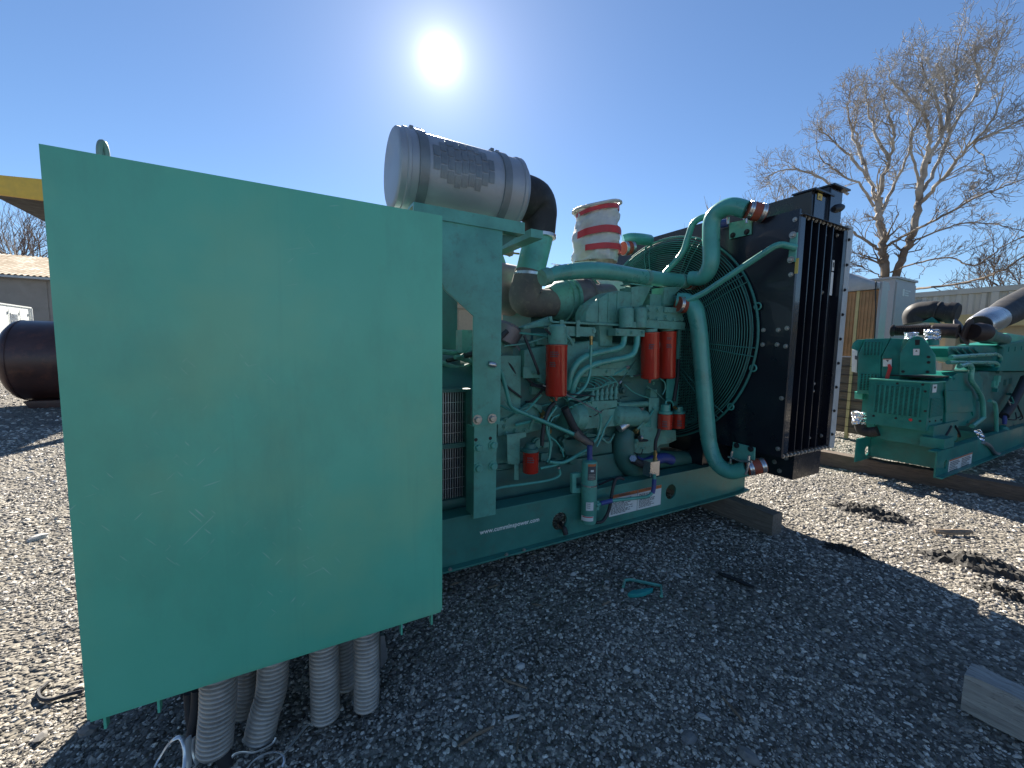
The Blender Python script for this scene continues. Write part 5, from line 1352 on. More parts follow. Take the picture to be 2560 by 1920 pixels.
# header tanks on top
t1 = (3.217,1.541,2.506),(3.438,1.541,2.548),(3.251,1.541,2.369)
th = prism('header_tank', [(t1[0][0], 0, RZ1 - 0.011), (t1[0][0] - 0.02, 0, t1[0][2]), (t1[1][0], 0, t1[0][2]), (t1[1][0], 0, RZ1 - 0.011)], 1.541, 3.5, 'navy', rad, bevel=0.006)
t2 = (3.391,1.518,2.54),(3.571,1.518,2.575)
th2 = prism('header_tank', [(t2[0][0] + 0.004, 0, RZ1 - 0.011), (t2[0][0] + 0.004, 0, t2[0][2] + 0.03), (t2[1][0], 0, t2[0][2] + 0.03), (t2[1][0], 0, RZ1 - 0.011)], 1.525, 3.5, 'navy', rad, bevel=0.006)
box('tank_end_plate', (t1[0][0] + 0.01, 1.534, RZ1 + 0.01), (t1[1][0] - 0.005, 1.5405, t1[0][2] - 0.01), 'grey_cabinet', th, 0.002).data.materials[0] = MATS['navy_gloss']
box('tank_end_plate', (t2[0][0] + 0.012, 1.517, RZ1 + 0.01), (t2[1][0] - 0.005, 1.5245, t2[0][2] + 0.02), 'navy_gloss', th2, 0.002)
box('tank_flange', (t1[0][0] - 0.04, 1.51, t1[0][2] + 0.001), (t1[1][0] + 0.008, 1.66, t1[0][2] + 0.012), 'navy', th, 0.001)
box('tank_flange', (t2[0][0] - 0.008, 1.49, t2[0][2] + 0.031), (t2[1][0] + 0.047, 1.66, t2[0][2] + 0.042), 'navy', th2, 0.001)
wl_ = (3.255,1.534,2.502),(3.315,1.534,2.513),(3.319,1.534,2.459)
lb_ = box('tank_label', (wl_[0][0], 1.5305, wl_[2][2]), (wl_[1][0], 1.5332, wl_[0][2]), 'label_yellow', th, 0)
label_lines('label_print', (wl_[0][0] + 0.01, 0, wl_[2][2] + 0.01), (wl_[1][0] - 0.01, 0, wl_[0][2] - 0.016), 1.5295, 4, lb_, seed=8)
sg = (3.449,1.518,2.42),(3.576,1.518,2.457)
lathe('sight_gauge', sg[0], sg[1], [(0, 0.02), (0.3, 0.03), (0.7, 0.03), (1, 0.02)], 'black', th2, 12)
# cantilever foot under the radiator
ft = (3.288,1.565,0.445),(3.679,1.565,0.451)
box('radiator_foot', (ft[0][0], 1.565, 0.447), (ft[1][0], 3.4, RZ0 - 0.001), 'navy', G, 0.004)
box('radiator_beam', (2.95, 2.08, ZR1 + 0.001), (ft[0][0] - 0.001, 2.2, RZ0 - 0.002), 'navy', G, 0.003)
box('radiator_beam', (2.95, 2.84, ZR1 + 0.001), (ft[0][0] - 0.001, 2.96, RZ0 - 0.002), 'navy', G, 0.003)
for by_, bz_ in ((1.62, 0.60), (1.70, 0.55), (1.80, 0.62), (1.66, 0.49)): bolt((ft[0][0] - 0.001, by_, bz_), '-x', 0.012, 'bolt', G)
# fan
hubm = lathe('fan_hub', (2.90, FY, FZ), (3.08, FY, FZ), [(0, 0.09), (0.1, 0.13), (0.9, 0.13), (1, 0.08)], 'black', G, 24)
for i in range(8):
    a = 2 * PI * i / 8
    bm = bmesh.new()
    ca, sa = math.cos(a), math.sin(a)
    def bp_(r, w, dx):
        return Vector((2.98 + dx, FY + r * ca - w * sa, FZ + r * sa + w * ca))
    q = [bp_(0.12, -0.04, -0.04), bp_(0.12, 0.04, 0.04), bp_(0.75, 0.11, 0.055), bp_(0.75, -0.11, -0.055)]
    v = [bm.verts.new(p) for p in q]; f = bm.faces.new(v)
    r_ = bmesh.ops.extrude_face_region(bm, geom=[f])
    for g in r_['geom']:
        if isinstance(g, bmesh.types.BMVert): g.co.x += 0.012
    fin('fan_blade', bm, 'black', hubm)
lathe('fan_shaft', (2.6, FY, FZ), (2.90, FY, FZ), [(0, 0.06), (1, 0.06)], 'green_dark', hubm, 16)
# guard: concentric wires on spokes
gd = thing if False else None
bm = bmesh.new()
sweep(bm, [Vector((FX + 0.03, FY + FR * math.cos(a), FZ + FR * math.sin(a))) for a in [2 * PI * k / 96 for k in range(97)]], 0.009, 8, cap=False)
guard = fin('fan_guard', bm, 'green_skid', G)
NR = 38
for i in range(NR):
    r = 0.22 + (FR - 0.024 - 0.22) * i / (NR - 1)
    dx = 0.0 if r < 0.735 else (r - 0.735) / 0.122 * 0.035
    bm = bmesh.new()
    sweep(bm, [Vector((FX - 0.02 + dx, FY + r * math.cos(a), FZ + r * math.sin(a))) for a in [2 * PI * k / 72 for k in range(73)]], 0.0034, 5, cap=False)
    fin('guard_wire', bm, 'green_skid', guard)
for i in range(10):
    for da in (-0.035, 0.035):
        a = 2 * PI * i / 10 + 0.12 + da
        tube('guard_spoke', [Vector((FX - 0.0245 + dx, FY + r * math.cos(a), FZ + r * math.sin(a))) for r, dx in ((0.2, 0), (0.735, 0), (FR, 0.035))], 0.004, 'green_skid', guard, 6)
for p in ((2.887,1.683,1.283),(2.887,1.83,0.987), (2.887,1.681,1.714)):
    bm = bmesh.new()
    sweep(bm, [Vector((2.89, p[1] + 0.023 * math.cos(a), p[2] + 0.023 * math.sin(a))) for a in [2 * PI * k / 16 for k in range(17)]], 0.006, 6, cap=False)
    fin('guard_tab', bm, 'green_pipe', guard)

# ================================================================== second generator set
H = thing('generator_set', 'smaller bright green generator set at the right with foil-capped outlets', 'generator', (6.8, 1.75, 0.17))
NY, FYY = 1.40, 2.04
r = prism('skid_rail', [(5.63, 0, 0.17), (9.2, 0, 0.17), (9.2, 0, 0.435), (5.63, 0, 0.435)], NY, NY + 0.012, 'green_bright', H, holes=[circle((5.899,1.4,0.274), 0.05, 20, 'y')])
boxes('rail_flange', [((5.63, NY - 0.05, 0.17), (9.2, NY - 0.0005, 0.182)), ((5.63, NY + 0.0125, 0.423), (9.2, NY + 0.07, 0.437))], 'green_bright', r, 0.002)
sl = (5.991,1.396,0.373),(6.721,1.396,0.32),(6.761,1.396,0.132)
for a, b in ((sl[0][0], (sl[0][0] + sl[1][0]) / 2 - 0.004), ((sl[0][0] + sl[1][0]) / 2 + 0.004, sl[1][0])):
    st = box('sticker', (a, 1.3955, sl[2][2]), (b, 1.3985, sl[1][2] - 0.012), 'label_white', r, 0)
    box('sticker_header', (a, 1.3935, sl[1][2] - 0.026), (b, 1.3952, sl[1][2] - 0.012), 'label_orange', st, 0)
    label_lines('sticker_print', (a + 0.02, 0, sl[2][2] + 0.01), (b - 0.02, 0, sl[1][2] - 0.035), 1.3945, 8, st, seed=3)
r2 = prism('skid_rail', [(5.60, 0, 0.171), (9.2, 0, 0.171), (9.2, 0, 0.436), (5.60, 0, 0.436)], FYY, FYY + 0.012, 'green_bright', H, holes=[circle((5.879,2.04,0.273), 0.055, 20, 'y')])
box('cross_member', (5.95, NY + 0.014, 0.20), (5.97, FYY - 0.002, 0.425), 'green_bright', H, 0.002)
box('cross_member', (7.6, NY + 0.014, 0.20), (7.62, FYY - 0.002, 0.425), 'green_bright', H, 0.002)
box('alternator_foot', (5.84, 1.50, 0.437), (6.6, 1.97, 0.66), 'green_bright', H, 0.01)
# alternator air box
bx0, bx1, by0, by1, bz0, bz1 = 5.75, 6.21, 1.535, 2.03, 0.607, 1.105
ab = box('air_box', (bx0, by0, bz0), (bx1, by1, bz1), 'green_bright', H, 0.008)
box('air_box_lid', (bx0 - 0.008, by0 - 0.008, bz1 + 0.001), (bx1, by1 + 0.008, bz1 + 0.014), 'green_light', ab, 0.003)
g = (5.748,1.969,1.053),(5.748,1.601,1.06)
g2 = (5.748,1.946,0.745),(5.748,1.593,0.759)
gy0, gy1, gz0, gz1 = g[1][1], g[0][1], g2[0][2], g[0][2]
box('louver_backing', (bx0 - 0.002, gy0, gz0), (bx0 - 0.0005, gy1, gz1), 'black', ab, 0)
for i in range(23):
    z = gz0 + (gz1 - gz0) * i / 22
    box('slat', (bx0 - 0.012, gy0 - 0.005, z - 0.0035), (bx0 - 0.0025, gy1 + 0.005, z + 0.0035), 'green_bright', ab, 0)
for i in range(10):
    y = gy0 + (gy1 - gy0) * i / 9
    box('mullion', (bx0 - 0.0125, y - 0.008, gz0), (bx0 - 0.003, y + 0.008, gz1), 'green_bright', ab, 0)
g = (5.804,1.533,0.945),(6.174,1.533,0.932)
g2 = (5.789,1.533,0.745),(6.2,1.533,0.729)
hx0, hx1, hz0, hz1 = g[0][0], g[1][0], g2[0][2], g[0][2]
box('grille_backing', (hx0, by0 - 0.002, hz0), (hx1, by0 - 0.0005, hz1), 'black', ab, 0)
for i in range(15):
    z = hz0 + (hz1 - hz0) * i / 14
    box('slat', (hx0, by0 - 0.009, z - 0.004), (hx1, by0 - 0.0025, z + 0.004), 'green_bright', ab, 0)
for i in range(11):
    x = hx0 + (hx1 - hx0) * i / 10
    box('mullion', (x - 0.004, by0 - 0.0095, hz0), (x + 0.004, by0 - 0.003, hz1), 'green_bright', ab, 0)
q = (5.81,1.53,1.089),(5.923,1.53,1.086),(5.937,1.53,1.006)
box('small_label', (q[0][0], 1.531, q[2][2]), (q[1][0], 1.5335, q[0][2]), 'label_white', ab, 0)
box('label_mark', (q[0][0] + 0.03, 1.529, q[0][2] - 0.04), (q[1][0] - 0.03, 1.5308, q[0][2] - 0.02), 'label_text', ab, 0)
q = (5.747,1.657,0.707)
lathe('red_badge', (5.7445, q[1], q[2]), (5.7495, q[1], q[2]), [(0, 0.014), (1, 0.016)], 'red_tape', ab, 14)
for p in ((5.748,1.568,1.018),(5.748,1.591,1.086),(5.748,1.792,1.081), (5.748,1.967,0.701),(5.748,1.776,0.705),(5.748,1.583,0.706),(5.748,1.552,0.815)): bolt(p, '-x', 0.008, 'black', ab)
for p in ((5.829,1.533,0.704),(5.994,1.533,0.699),(6.162,1.533,0.697),(6.324,1.533,0.68)): bolt(p, '-y', 0.007, 'black', ab)
# control cabinet
cz0, cz1 = 0.92, 1.57
cab = prism('control_cabinet', [(5.9,2.194,0.92),(5.9,2.215,1.399),(5.9,2.163,1.566),(5.9,1.938,1.572),(5.9,2.006,1.367),(5.9,1.978,0.943)], 5.9, 6.25, 'green_bright', H, axis='x', bevel=0.006)
prism('cabinet_wing', [(5.895,1.983,1.106),(5.895,1.999,1.367),(5.895,1.933,1.57),(5.895,1.832,1.562),(5.895,1.838,1.423),(5.895,1.828,1.118)], 5.905, 6.2, 'green_bright', H, axis='x', bevel=0.006)
prism('cabinet_hood', [(5.95,2.309,1.464),(5.95,2.297,1.521),(5.95,2.261,1.559),(5.95,2.189,1.563),(5.95,2.234,1.408),(5.95,2.24,1.38)], 5.95, 6.3, 'green_bright', H, axis='x', bevel=0.006)
w = prism('display_unit', [(5.93,2.293,1.445),(5.93,2.236,1.427),(5.93,2.226,1.167),(5.93,2.278,1.179)], 5.93, 6.2, 'white', H, axis='x', bevel=0.006)
prism('display_marks', [(5.925,2.254,1.37),(5.925,2.233,1.366),(5.925,2.232,1.323),(5.925,2.253,1.327)], 5.924, 5.9295, 'label_text', w, axis='x', bevel=0)
prism('junction_box', [(5.95,2.237,0.942),(5.95,2.156,0.922),(5.95,2.155,0.855),(5.95,2.233,0.856)], 5.95, 6.2, 'green_light', H, axis='x', bevel=0.004)
box('lower_frame', (6.0, 2.04, 0.45), (6.3, 2.17, 0.92), 'green_bright', H, 0.006)
for pts in ([(5.897,2.167,1.529),(5.897,2.021,1.529),(5.897,2.01,1.38),(5.897,2.155,1.377)], [(5.897,2.173,1.157),(5.897,2.025,1.162),(5.897,2.015,0.98),(5.897,2.162,0.97)]):
    y0 = min(p[1] for p in pts); y1 = max(p[1] for p in pts); z0 = min(p[2] for p in pts); z1 = max(p[2] for p in pts)
    box('louver_backing', (5.8975, y0, z0), (5.8995, y1, z1), 'black', cab, 0)
    for i in range(11):
        z = z0 + (z1 - z0) * i / 10
        box('slat', (5.889, y0, z - 0.004), (5.897, y1, z + 0.004), 'green_bright', cab, 0)
    for i in range(6):
        y = y0 + (y1 - y0) * i / 5
        box('mullion', (5.8885, y - 0.006, z0), (5.8965, y + 0.006, z1), 'green_bright', cab, 0)
q = [(5.892,1.98,1.341),(5.892,1.905,1.343),(5.892,1.898,1.259),(5.892,1.974,1.255)]
wl2 = prism('warning_label', q, 5.890, 5.8935, 'label_white', cab, axis='x', bevel=0)
prism('label_stripe', [q[0], q[1], (0, q[1][1], q[1][2] - 0.008), (0, q[0][1], q[0][2] - 0.008)], 5.888, 5.8898, 'label_orange', wl2, axis='x', bevel=0)
prism('label_mark', [(5.89,1.954,1.328),(5.89,1.927,1.329),(5.89,1.935,1.306)], 5.888, 5.8898, 'label_text', wl2, axis='x', bevel=0)
prism('red_strap', [(5.88,1.93,1.28),(5.88,1.91,1.285),(5.88,1.89,1.246),(5.88,1.911,1.116),(5.88,1.942,1.118),(5.88,1.923,1.236)], 5.872, 5.884, 'red_tape', H, axis='x', bevel=0.002)
bell = prism('bell_plate', [(5.86,1.817,1.167),(5.86,1.829,1.406),(5.86,1.771,1.539),(5.86,1.748,1.576),(5.86,1.705,1.588),(5.86,1.667,1.575),(5.86,1.633,1.526),(5.86,1.556,1.395),(5.86,1.535,1.194)], 5.86, 5.885, 'green_bright', H, axis='x', bevel=0.005)
q = [(5.858,1.725,1.455),(5.858,1.676,1.455),(5.858,1.673,1.388),(5.858,1.72,1.387)]
wl3 = prism('plate_label', q, 5.856, 5.8595, 'label_white', bell, axis='x', bevel=0)
prism('label_mark', [(5.855,1.707,1.425),(5.855,1.688,1.426),(5.855,1.699,1.444)], 5.8545, 5.8558, 'label_text', wl3, axis='x', bevel=0)
prism('plate_window', [(5.858,1.72,1.552),(5.858,1.68,1.551),(5.858,1.679,1.497),(5.858,1.713,1.493)], 5.857, 5.8595, 'black', bell, axis='x', bevel=0)
for p in ((5.858,1.601,1.371),(5.858,1.596,1.315),(5.858,1.596,1.216),(5.858,1.79,1.208)): bolt(p, '-x', 0.010, 'black', bell)
box('plate_shelf', (5.87, 1.54, 1.155), (6.3, 1.9, 1.168), 'black', H, 0)
box('generator_frame', (6.215, 1.56, 0.62), (6.62, 1.98, 1.15), 'green_bright', H, 0.04)
# flywheel housing: polygonal face towards the road
fw = prism('flywheel_housing', [(6.129,1.52,1.102),(6.443,1.52,1.198),(7.188,1.52,1.195),(7.408,1.52,1.095),(7.516,1.52,0.648), (7.547,1.52,0.647),(7.188,1.52,0.546),(6.276,1.52,0.629)], 1.52, 1.9, 'green_bright', H, bevel=0.02)
for p in ((6.353,1.518,1.139),(6.965,1.518,1.143),(7.326,1.518,0.962), (7.304,1.518,0.859),(6.983,1.518,0.611),(6.44,1.518,0.634)): bolt(p, '-y', 0.012, 'green_bright', fw)
prism('housing_cover', [(6.107,1.505,1.019),(6.962,1.505,0.986),(7.132,1.505,0.676), (7.083,1.505,0.729),(6.195,1.505,0.777)], 1.505, 1.522, 'green_bright', H, bevel=0.01)
# engine block, heads, tubes
prism('engine_block', [(7.657,1.62,1.192),(9.863,1.62,1.159),(11.362,1.62,1.137),(11.813,1.62,0.337), (10.404,1.62,0.046),(7.726,1.62,0.307)], 1.62, 1.95, 'green_dark', H, bevel=0.02)
hd2 = prism('cylinder_head', [(8.045,1.55,1.529),(11.096,1.55,1.736),(11.443,1.55,1.154),(8.114,1.55,1.194),(8.266,1.55,1.345),(8.276,1.55,1.491)], 1.55, 1.95, 'green_bright', H, bevel=0.015)
for i in range(4):
    p = ((8.513,1.545,1.484),(8.821,1.545,1.496),(9.147,1.545,1.508),(9.492,1.545,1.521))[i]
    box('head_rib', (p[0] - 0.03, 1.542, p[2] - 0.03), (p[0] + 0.03, 1.56, p[2] + 0.03), 'green_bright', hd2, 0.004)
text_mesh('badge_lettering', 'C', (9.204,1.543,1.276), 0.05, 'blue', hd2, bold=0.02)
prism('rocker_cover', [(8.392,1.6,1.673),(8.717,1.6,1.709),(9.483,1.6,1.692),(10.379,1.6,1.693),(10.445,1.6,1.569),(8.91,1.6,1.543),(8.585,1.6,1.57)], 1.60, 1.85, 'green_light', H, bevel=0.02)
prism('intake_manifold', [(6.401,1.58,1.467),(6.495,1.58,1.49),(6.892,1.58,1.496),(8.422,1.58,1.525),(8.5,1.58,1.344),(8.251,1.58,1.238),(6.457,1.58,1.371)], 1.60, 1.9, 'green_bright', H, bevel=0.02)
tube('fuel_rail', [(6.229,1.53,1.372),(6.763,1.53,1.391),(7.85,1.53,1.416),(8.035,1.53,1.386),(8.07,1.53,1.345)], 0.022, 'green_pipe', H, 12, rad=0.08)
tube('fuel_rail', [(6.174,1.53,1.317),(6.79,1.53,1.314),(7.86,1.53,1.31),(7.973,1.53,1.284),(7.986,1.53,1.254)], 0.022, 'green_pipe', H, 12, rad=0.08)
for i in range(4):
    a = ((6.489,1.57,1.46),(6.696,1.57,1.466),(6.911,1.57,1.474),(7.138,1.57,1.478))[i]
    tube('manifold_rib', [a, Vector(a) + Vector((0.35, 0.02, -0.08))], 0.012, 'green_bright', H, 8)
tube('vent_hose', [(6.282,1.47,1.276),(6.558,1.47,1.296),(6.695,1.47,1.25),(6.73,1.47,1.116),(7.031,1.47,0.987),(7.229,1.47,0.856),(7.328,1.47,0.677), (7.31,1.47,0.642),(6.952,1.47,0.574)], 0.024, 'green_pipe', H, 12, curve=True)
tube('coolant_hose', [(7.412,1.45,0.852),(7.663,1.45,0.79),(7.817,1.45,0.538),(7.904,1.45,0.284)], 0.020, 'green_pipe', H, 12, curve=True)
tube('skid_hose', [(7.027,1.385,0.397),(7.299,1.385,0.321),(7.571,1.385,0.203),(7.9,1.385,0.145)], 0.022, 'galv', H, 12, curve=True)
lathe('fuel_filter', (8.194,1.46,0.475), (8.327,1.46,0.12), [(0, 0.03), (0.1, 0.055), (0.4, 0.055), (0.42, 0.06), (0.5, 0.06), (0.52, 0.055), (1, 0.05)], 'green_bright', H, 20)
lathe('filter_cap', (8.215,1.46,0.611), (8.236,1.46,0.504), [(0, 0.015), (0.3, 0.022), (1, 0.022)], 'blue', H, 12)
tube('large_hose', [(9.255,1.5,1.084),(9.004,1.5,0.899),(8.685,1.5,0.713),(8.395,1.5,0.591)], 0.05, 'hose_dark', H, 14, curve=True)
for i in range(9):
    rn = random.Random(300 + i)
    a = Vector((8.765,1.5,0.534)) + Vector((rn.uniform(-0.3, 0.5), rn.uniform(-0.05, 0.1), rn.uniform(-0.1, 0.3)))
    b = a + Vector((rn.uniform(-0.2, 0.3), rn.uniform(-0.04, 0.04), rn.uniform(-0.2, 0.2)))
    tube('engine_wire', [a, a.lerp(b, 0.5) + Vector((0.05, -0.03, -0.05)), b], 0.008, rn.choice(('hose_dark', 'galv', 'green_bright', 'black')), H, 6, curve=True)
    a = Vector((8.656,1.55,0.962)) + Vector((rn.uniform(-0.5, 0.5), rn.uniform(0, 0.05), rn.uniform(-0.2, 0.2)))
    box('casting_boss', a, a + Vector((rn.uniform(0.05, 0.15), 0.08, rn.uniform(0.03, 0.1))), rn.choice(('green_bright', 'green_dark', 'green_light')), H, 0.008)
jb = (5.888,1.42,0.562),(6.427,1.42,0.511),(6.759,1.42,0.48),(6.814,1.42,0.328),(5.938,1.42,0.44)
box('terminal_box', (5.79, 1.40, 0.440), (6.09, 1.58, 0.545), 'green_bright', H, 0.005)
tube('cable', [(6.347,1.5,0.618),(6.246,1.5,0.547),(6.12,1.5,0.489),(5.964,1.5,0.471)], 0.015, 'black', H, 8, curve=True)
tube('cable', [(6.477,1.5,0.608),(6.601,1.5,0.543),(6.678,1.5,0.472)], 0.015, 'black', H, 8, curve=True)
# exhaust bellows and flanges
bl = (6.3,2.066,1.673),(6.3,2.026,1.672),(6.3,1.727,1.668),(6.3,1.682,1.667),(6.3,1.51,1.649)
lathe('bellows_flange', bl[0], bl[1], [(0, 0.052), (0.2, 0.07), (0.5, 0.07), (0.55, 0.055), (1, 0.05)], 'rust_pipe', H, 24)
prof = []
for i in range(18):
    prof += [(i / 18, 0.048), (i / 18 + 0.02, 0.060), (i / 18 + 0.035, 0.060)]
prof.append((1, 0.048))
lathe('exhaust_bellows', bl[1], bl[2], prof, 'rust_pipe', H, 24)
lathe('exhaust_pipe', bl[2], bl[4], [(0, 0.055), (0.1, 0.06), (0.12, 0.075), (1, 0.078)], 'rust_pipe', H, 24)
f3 = (6.45,1.538,1.642),(6.45,1.498,1.658),(6.45,1.444,1.648),(6.45,1.363,1.637)
lathe('pipe_flange', f3[0], Vector(f3[0]).lerp(Vector(f3[1]), 0.6), [(0, 0.09), (0.4, 0.15), (0.7, 0.155), (1, 0.14)], 'rust_pipe', H, 32)
lathe('pipe_flange', f3[1], Vector(f3[1]).lerp(Vector(f3[2]), 0.5), [(0, 0.10), (0.2, 0.135), (0.8, 0.135), (1, 0.11)], 'rust_pipe', H, 32)
lathe('turbo_body', f3[2], (6.6,1.384,1.643), [(0, 0.08), (0.5, 0.10), (1, 0.09)], 'rust_pipe', H, 24)
lathe('turbo_inlet', (7.385,1.6,1.673), (8.492,1.6,1.611), [(0, 0.10), (0.2, 0.11), (0.4, 0.075), (1, 0.07)], 'green_dark', H, 24)
bm = bmesh.new(); sweep(bm, fillet([(7,2.057,1.792),(7,2.082,1.923),(7,1.908,1.931),(7,1.865,1.918)], 0.16, 10), [0.125, 0.128, 0.125, 0.118], 24)
ew = fin('intake_elbow', bm, 'rubber', H)
lathe('intake_duct', (7,1.879,1.919), (7,1.697,1.89), [(0, 0.122), (0.1, 0.125), (0.12, 0.115), (0.55, 0.115), (0.57, 0.127), (0.85, 0.125), (1, 0.10)], 'rubber', H, 28)
prism('intake_support', [(6.9,1.984,1.794),(6.9,1.89,1.857),(6.9,1.828,1.777)], 6.9, 7.0, 'green_bright', H, axis='x', bevel=0.006)
bm = bmesh.new(); sweep(bm, spline([(7.445,1.62,1.762),(8.087,1.62,1.88),(8.762,1.62,2.033),(9.727,1.62,2.253)], 8), [0.11, 0.15, 0.185, 0.19], 28)
fin('air_intake_pipe', bm, 'rubber', H)
lathe('intake_collar', (7.474,1.62,1.768), (8.021,1.62,1.872), [(0, 0.115), (0.05, 0.13), (0.95, 0.16), (1, 0.15)], 'steel', H, 28)
for pts, r0, r1 in (([(6,1.789,1.564),(6,1.8,1.634)], 0.055, 0.05), ([(6.1,1.651,1.557),(6.1,1.663,1.668)], 0.06, 0.058)):
    bm = bmesh.new()
    a, b = Vector(pts[0]), Vector(pts[1])
    rn = random.Random(int(r0 * 1000))
    rows = []
    for i in range(9):
        c = a.lerp(b, i / 8)
        rows.append([bm.verts.new(c + Vector(((r0 + rn.gauss(0, 0.006)) * math.cos(2 * PI * k / 18), (r0 + rn.gauss(0, 0.006)) * math.sin(2 * PI * k / 18), rn.gauss(0, 0.004)))) for k in range(18)])
    for p_, q_ in zip(rows, rows[1:]):
        for k in range(18): bm.faces.new((p_[k], p_[(k + 1) % 18], q_[(k + 1) % 18], q_[k]))
    tp_ = bm.verts.new(b)
    for k in range(18): bm.faces.new((rows[-1][k], rows[-1][(k + 1) % 18], tp_))
    fin('foil_cap', bm, 'foil', H, ang=10)
lathe('outlet_stub', (6.1,1.645,1.497), (6.1,1.652,1.565), [(0, 0.05), (1, 0.05)], 'green_bright', H, 18)
# foil on the drain elbow at the near end
bm = bmesh.new()
a, b = Vector((5.8,2.112,0.581)), Vector((5.8,2.123,0.72))
rows = []
rn = random.Random(4)
for i in range(8):
    c = a.lerp(b, i / 7)
    rows.append([bm.verts.new(c + Vector(((0.062 + rn.gauss(0, 0.005)) * math.cos(2 * PI * k / 18), (0.062 + rn.gauss(0, 0.005)) * math.sin(2 * PI * k / 18), rn.gauss(0, 0.004)))) for k in range(18)])
for p_, q_ in zip(rows, rows[1:]):
    for k in range(18): bm.faces.new((p_[k], p_[(k + 1) % 18], q_[(k + 1) % 18], q_[k]))
tp_ = bm.verts.new(b)
for k in range(18): bm.faces.new((rows[-1][k], rows[-1][(k + 1) % 18], tp_))
fin('foil_cap', bm, 'foil', H, ang=10)
tube('drain_elbow', [(5.82,2.109,0.59),(5.82,2.092,0.508),(5.82,2.02,0.494),(5.82,1.937,0.528)], 0.055, 'rubber', H, 18, rad=0.08)
prism('foil_scrap', [(5.85,1.27,0.644),(5.85,1.213,0.67),(5.85,1.171,0.592),(5.85,1.182,0.543),(5.85,1.211,0.576),(5.85,1.23,0.62)], 5.98, 6.0, 'foil', H, axis='x', bevel=0.002)

# ================================================================== timbers and loose things
def timber(name, label, c0, c1, wdt, hgt, mat, z0, group=None, cat='timber'):
    """squared timber from c0 to c1 (ground centre line), slightly uneven"""
    a, b = Vector((*c0, 0)), Vector((*c1, 0))
    d = (b - a).normalized(); n = Vector((-d.y, d.x, 0))
    bm = bmesh.new(); rn = random.Random(hash(name + label) % 1000)
    rn = random.Random(len(label))
    k = 26; rows = []
    for i in range(k + 1):
        c = a.lerp(b, i / k)
        row = []
        for u, v in ((-1, 0), (-1, 0.5), (-1, 1), (0, 1), (1, 1), (1, 0.5), (1, 0), (0, 0)):
            e = 0.93 if abs(u) == 1 and v in (0, 1) else 1
            row.append(bm.verts.new(c + n * (u * wdt / 2 * e + rn.gauss(0, 0.0030)) + Vector((0, 0, z0 + v * hgt + rn.gauss(0, 0.0028) - (rn.random() ** 8) * 0.012 * (v == 1)))))
        rows.append(row)
    for p_, q_ in zip(rows, rows[1:]):
        for j in range(8): bm.faces.new((p_[j], p_[(j + 1) % 8], q_[(j + 1) % 8], q_[j]))
    bm.faces.new(rows[0]); bm.faces.new(rows[-1][::-1])
    o = fin(name, bm, mat, None, ang=30, bevel=0.0)
    tag(o, label, cat, group)
    return o
timber('support_timber', 'dark squared timber under the radiator end of the main skid', (3.255, 1.63), (3.33, 3.5), 0.13, 0.168, 'timber_y', 0.0)
timber('support_timber', 'squared timber under the far left end of the main skid, behind the conduits', (-0.25, 2.02), (-0.25, 3.3), 0.15, 0.168, 'timber_y', 0.0)
timber('support_timber', 'long brown timber lying under the smaller green generator set', (5.86, 2.75), (6.17, 0.55), 0.17, 0.165, 'timber_dark', 0.003)
# the weathered block in the near right corner
bA = (2.289, 0.43); bB = (2.289, -0.55)
tb = timber('timber_block', 'weathered grey timber block lying in the near right corner', (2.345, 0.43), (2.40, -0.55), 0.115, 0.15, 'timber_weathered', 0.004)

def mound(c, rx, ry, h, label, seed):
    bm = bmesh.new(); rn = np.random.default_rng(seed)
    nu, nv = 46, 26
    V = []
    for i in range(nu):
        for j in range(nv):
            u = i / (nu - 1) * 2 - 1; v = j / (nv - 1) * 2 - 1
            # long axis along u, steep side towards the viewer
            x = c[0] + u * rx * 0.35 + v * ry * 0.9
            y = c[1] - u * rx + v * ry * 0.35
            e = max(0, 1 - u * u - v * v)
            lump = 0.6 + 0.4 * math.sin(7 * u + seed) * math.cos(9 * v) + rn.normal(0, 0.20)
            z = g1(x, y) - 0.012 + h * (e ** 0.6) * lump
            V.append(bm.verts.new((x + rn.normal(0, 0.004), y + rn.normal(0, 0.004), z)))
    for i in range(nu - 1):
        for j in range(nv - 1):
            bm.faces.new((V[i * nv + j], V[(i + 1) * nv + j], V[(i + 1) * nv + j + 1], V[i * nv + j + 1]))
    o = fin('shaded_ridge', bm, 'ridge_shade', None, ang=15)  # ridge of churned gravel, its shade put into the colour
    tag(o, label, 'mound', 'gravel ridges coloured dark for their shaded sides')
mound((4.45, 1.48), 0.30, 0.19, 0.06, 'gravel ridge with shade painted in on sunlit gravel nearest the second skid', 1)
mound((3.95, 0.74), 0.30, 0.19, 0.06, 'long gravel ridge with shade painted in on sunlit gravel near the right picture edge', 2)
mound((3.40, 1.25), 0.15, 0.10, 0.04, 'small gravel ridge with shade painted in right at the edge of the big shadow', 3)
mound((3.60, 0.54), 0.17, 0.12, 0.045, 'gravel ridge with shade painted in at the right edge just above the shadow line', 4)

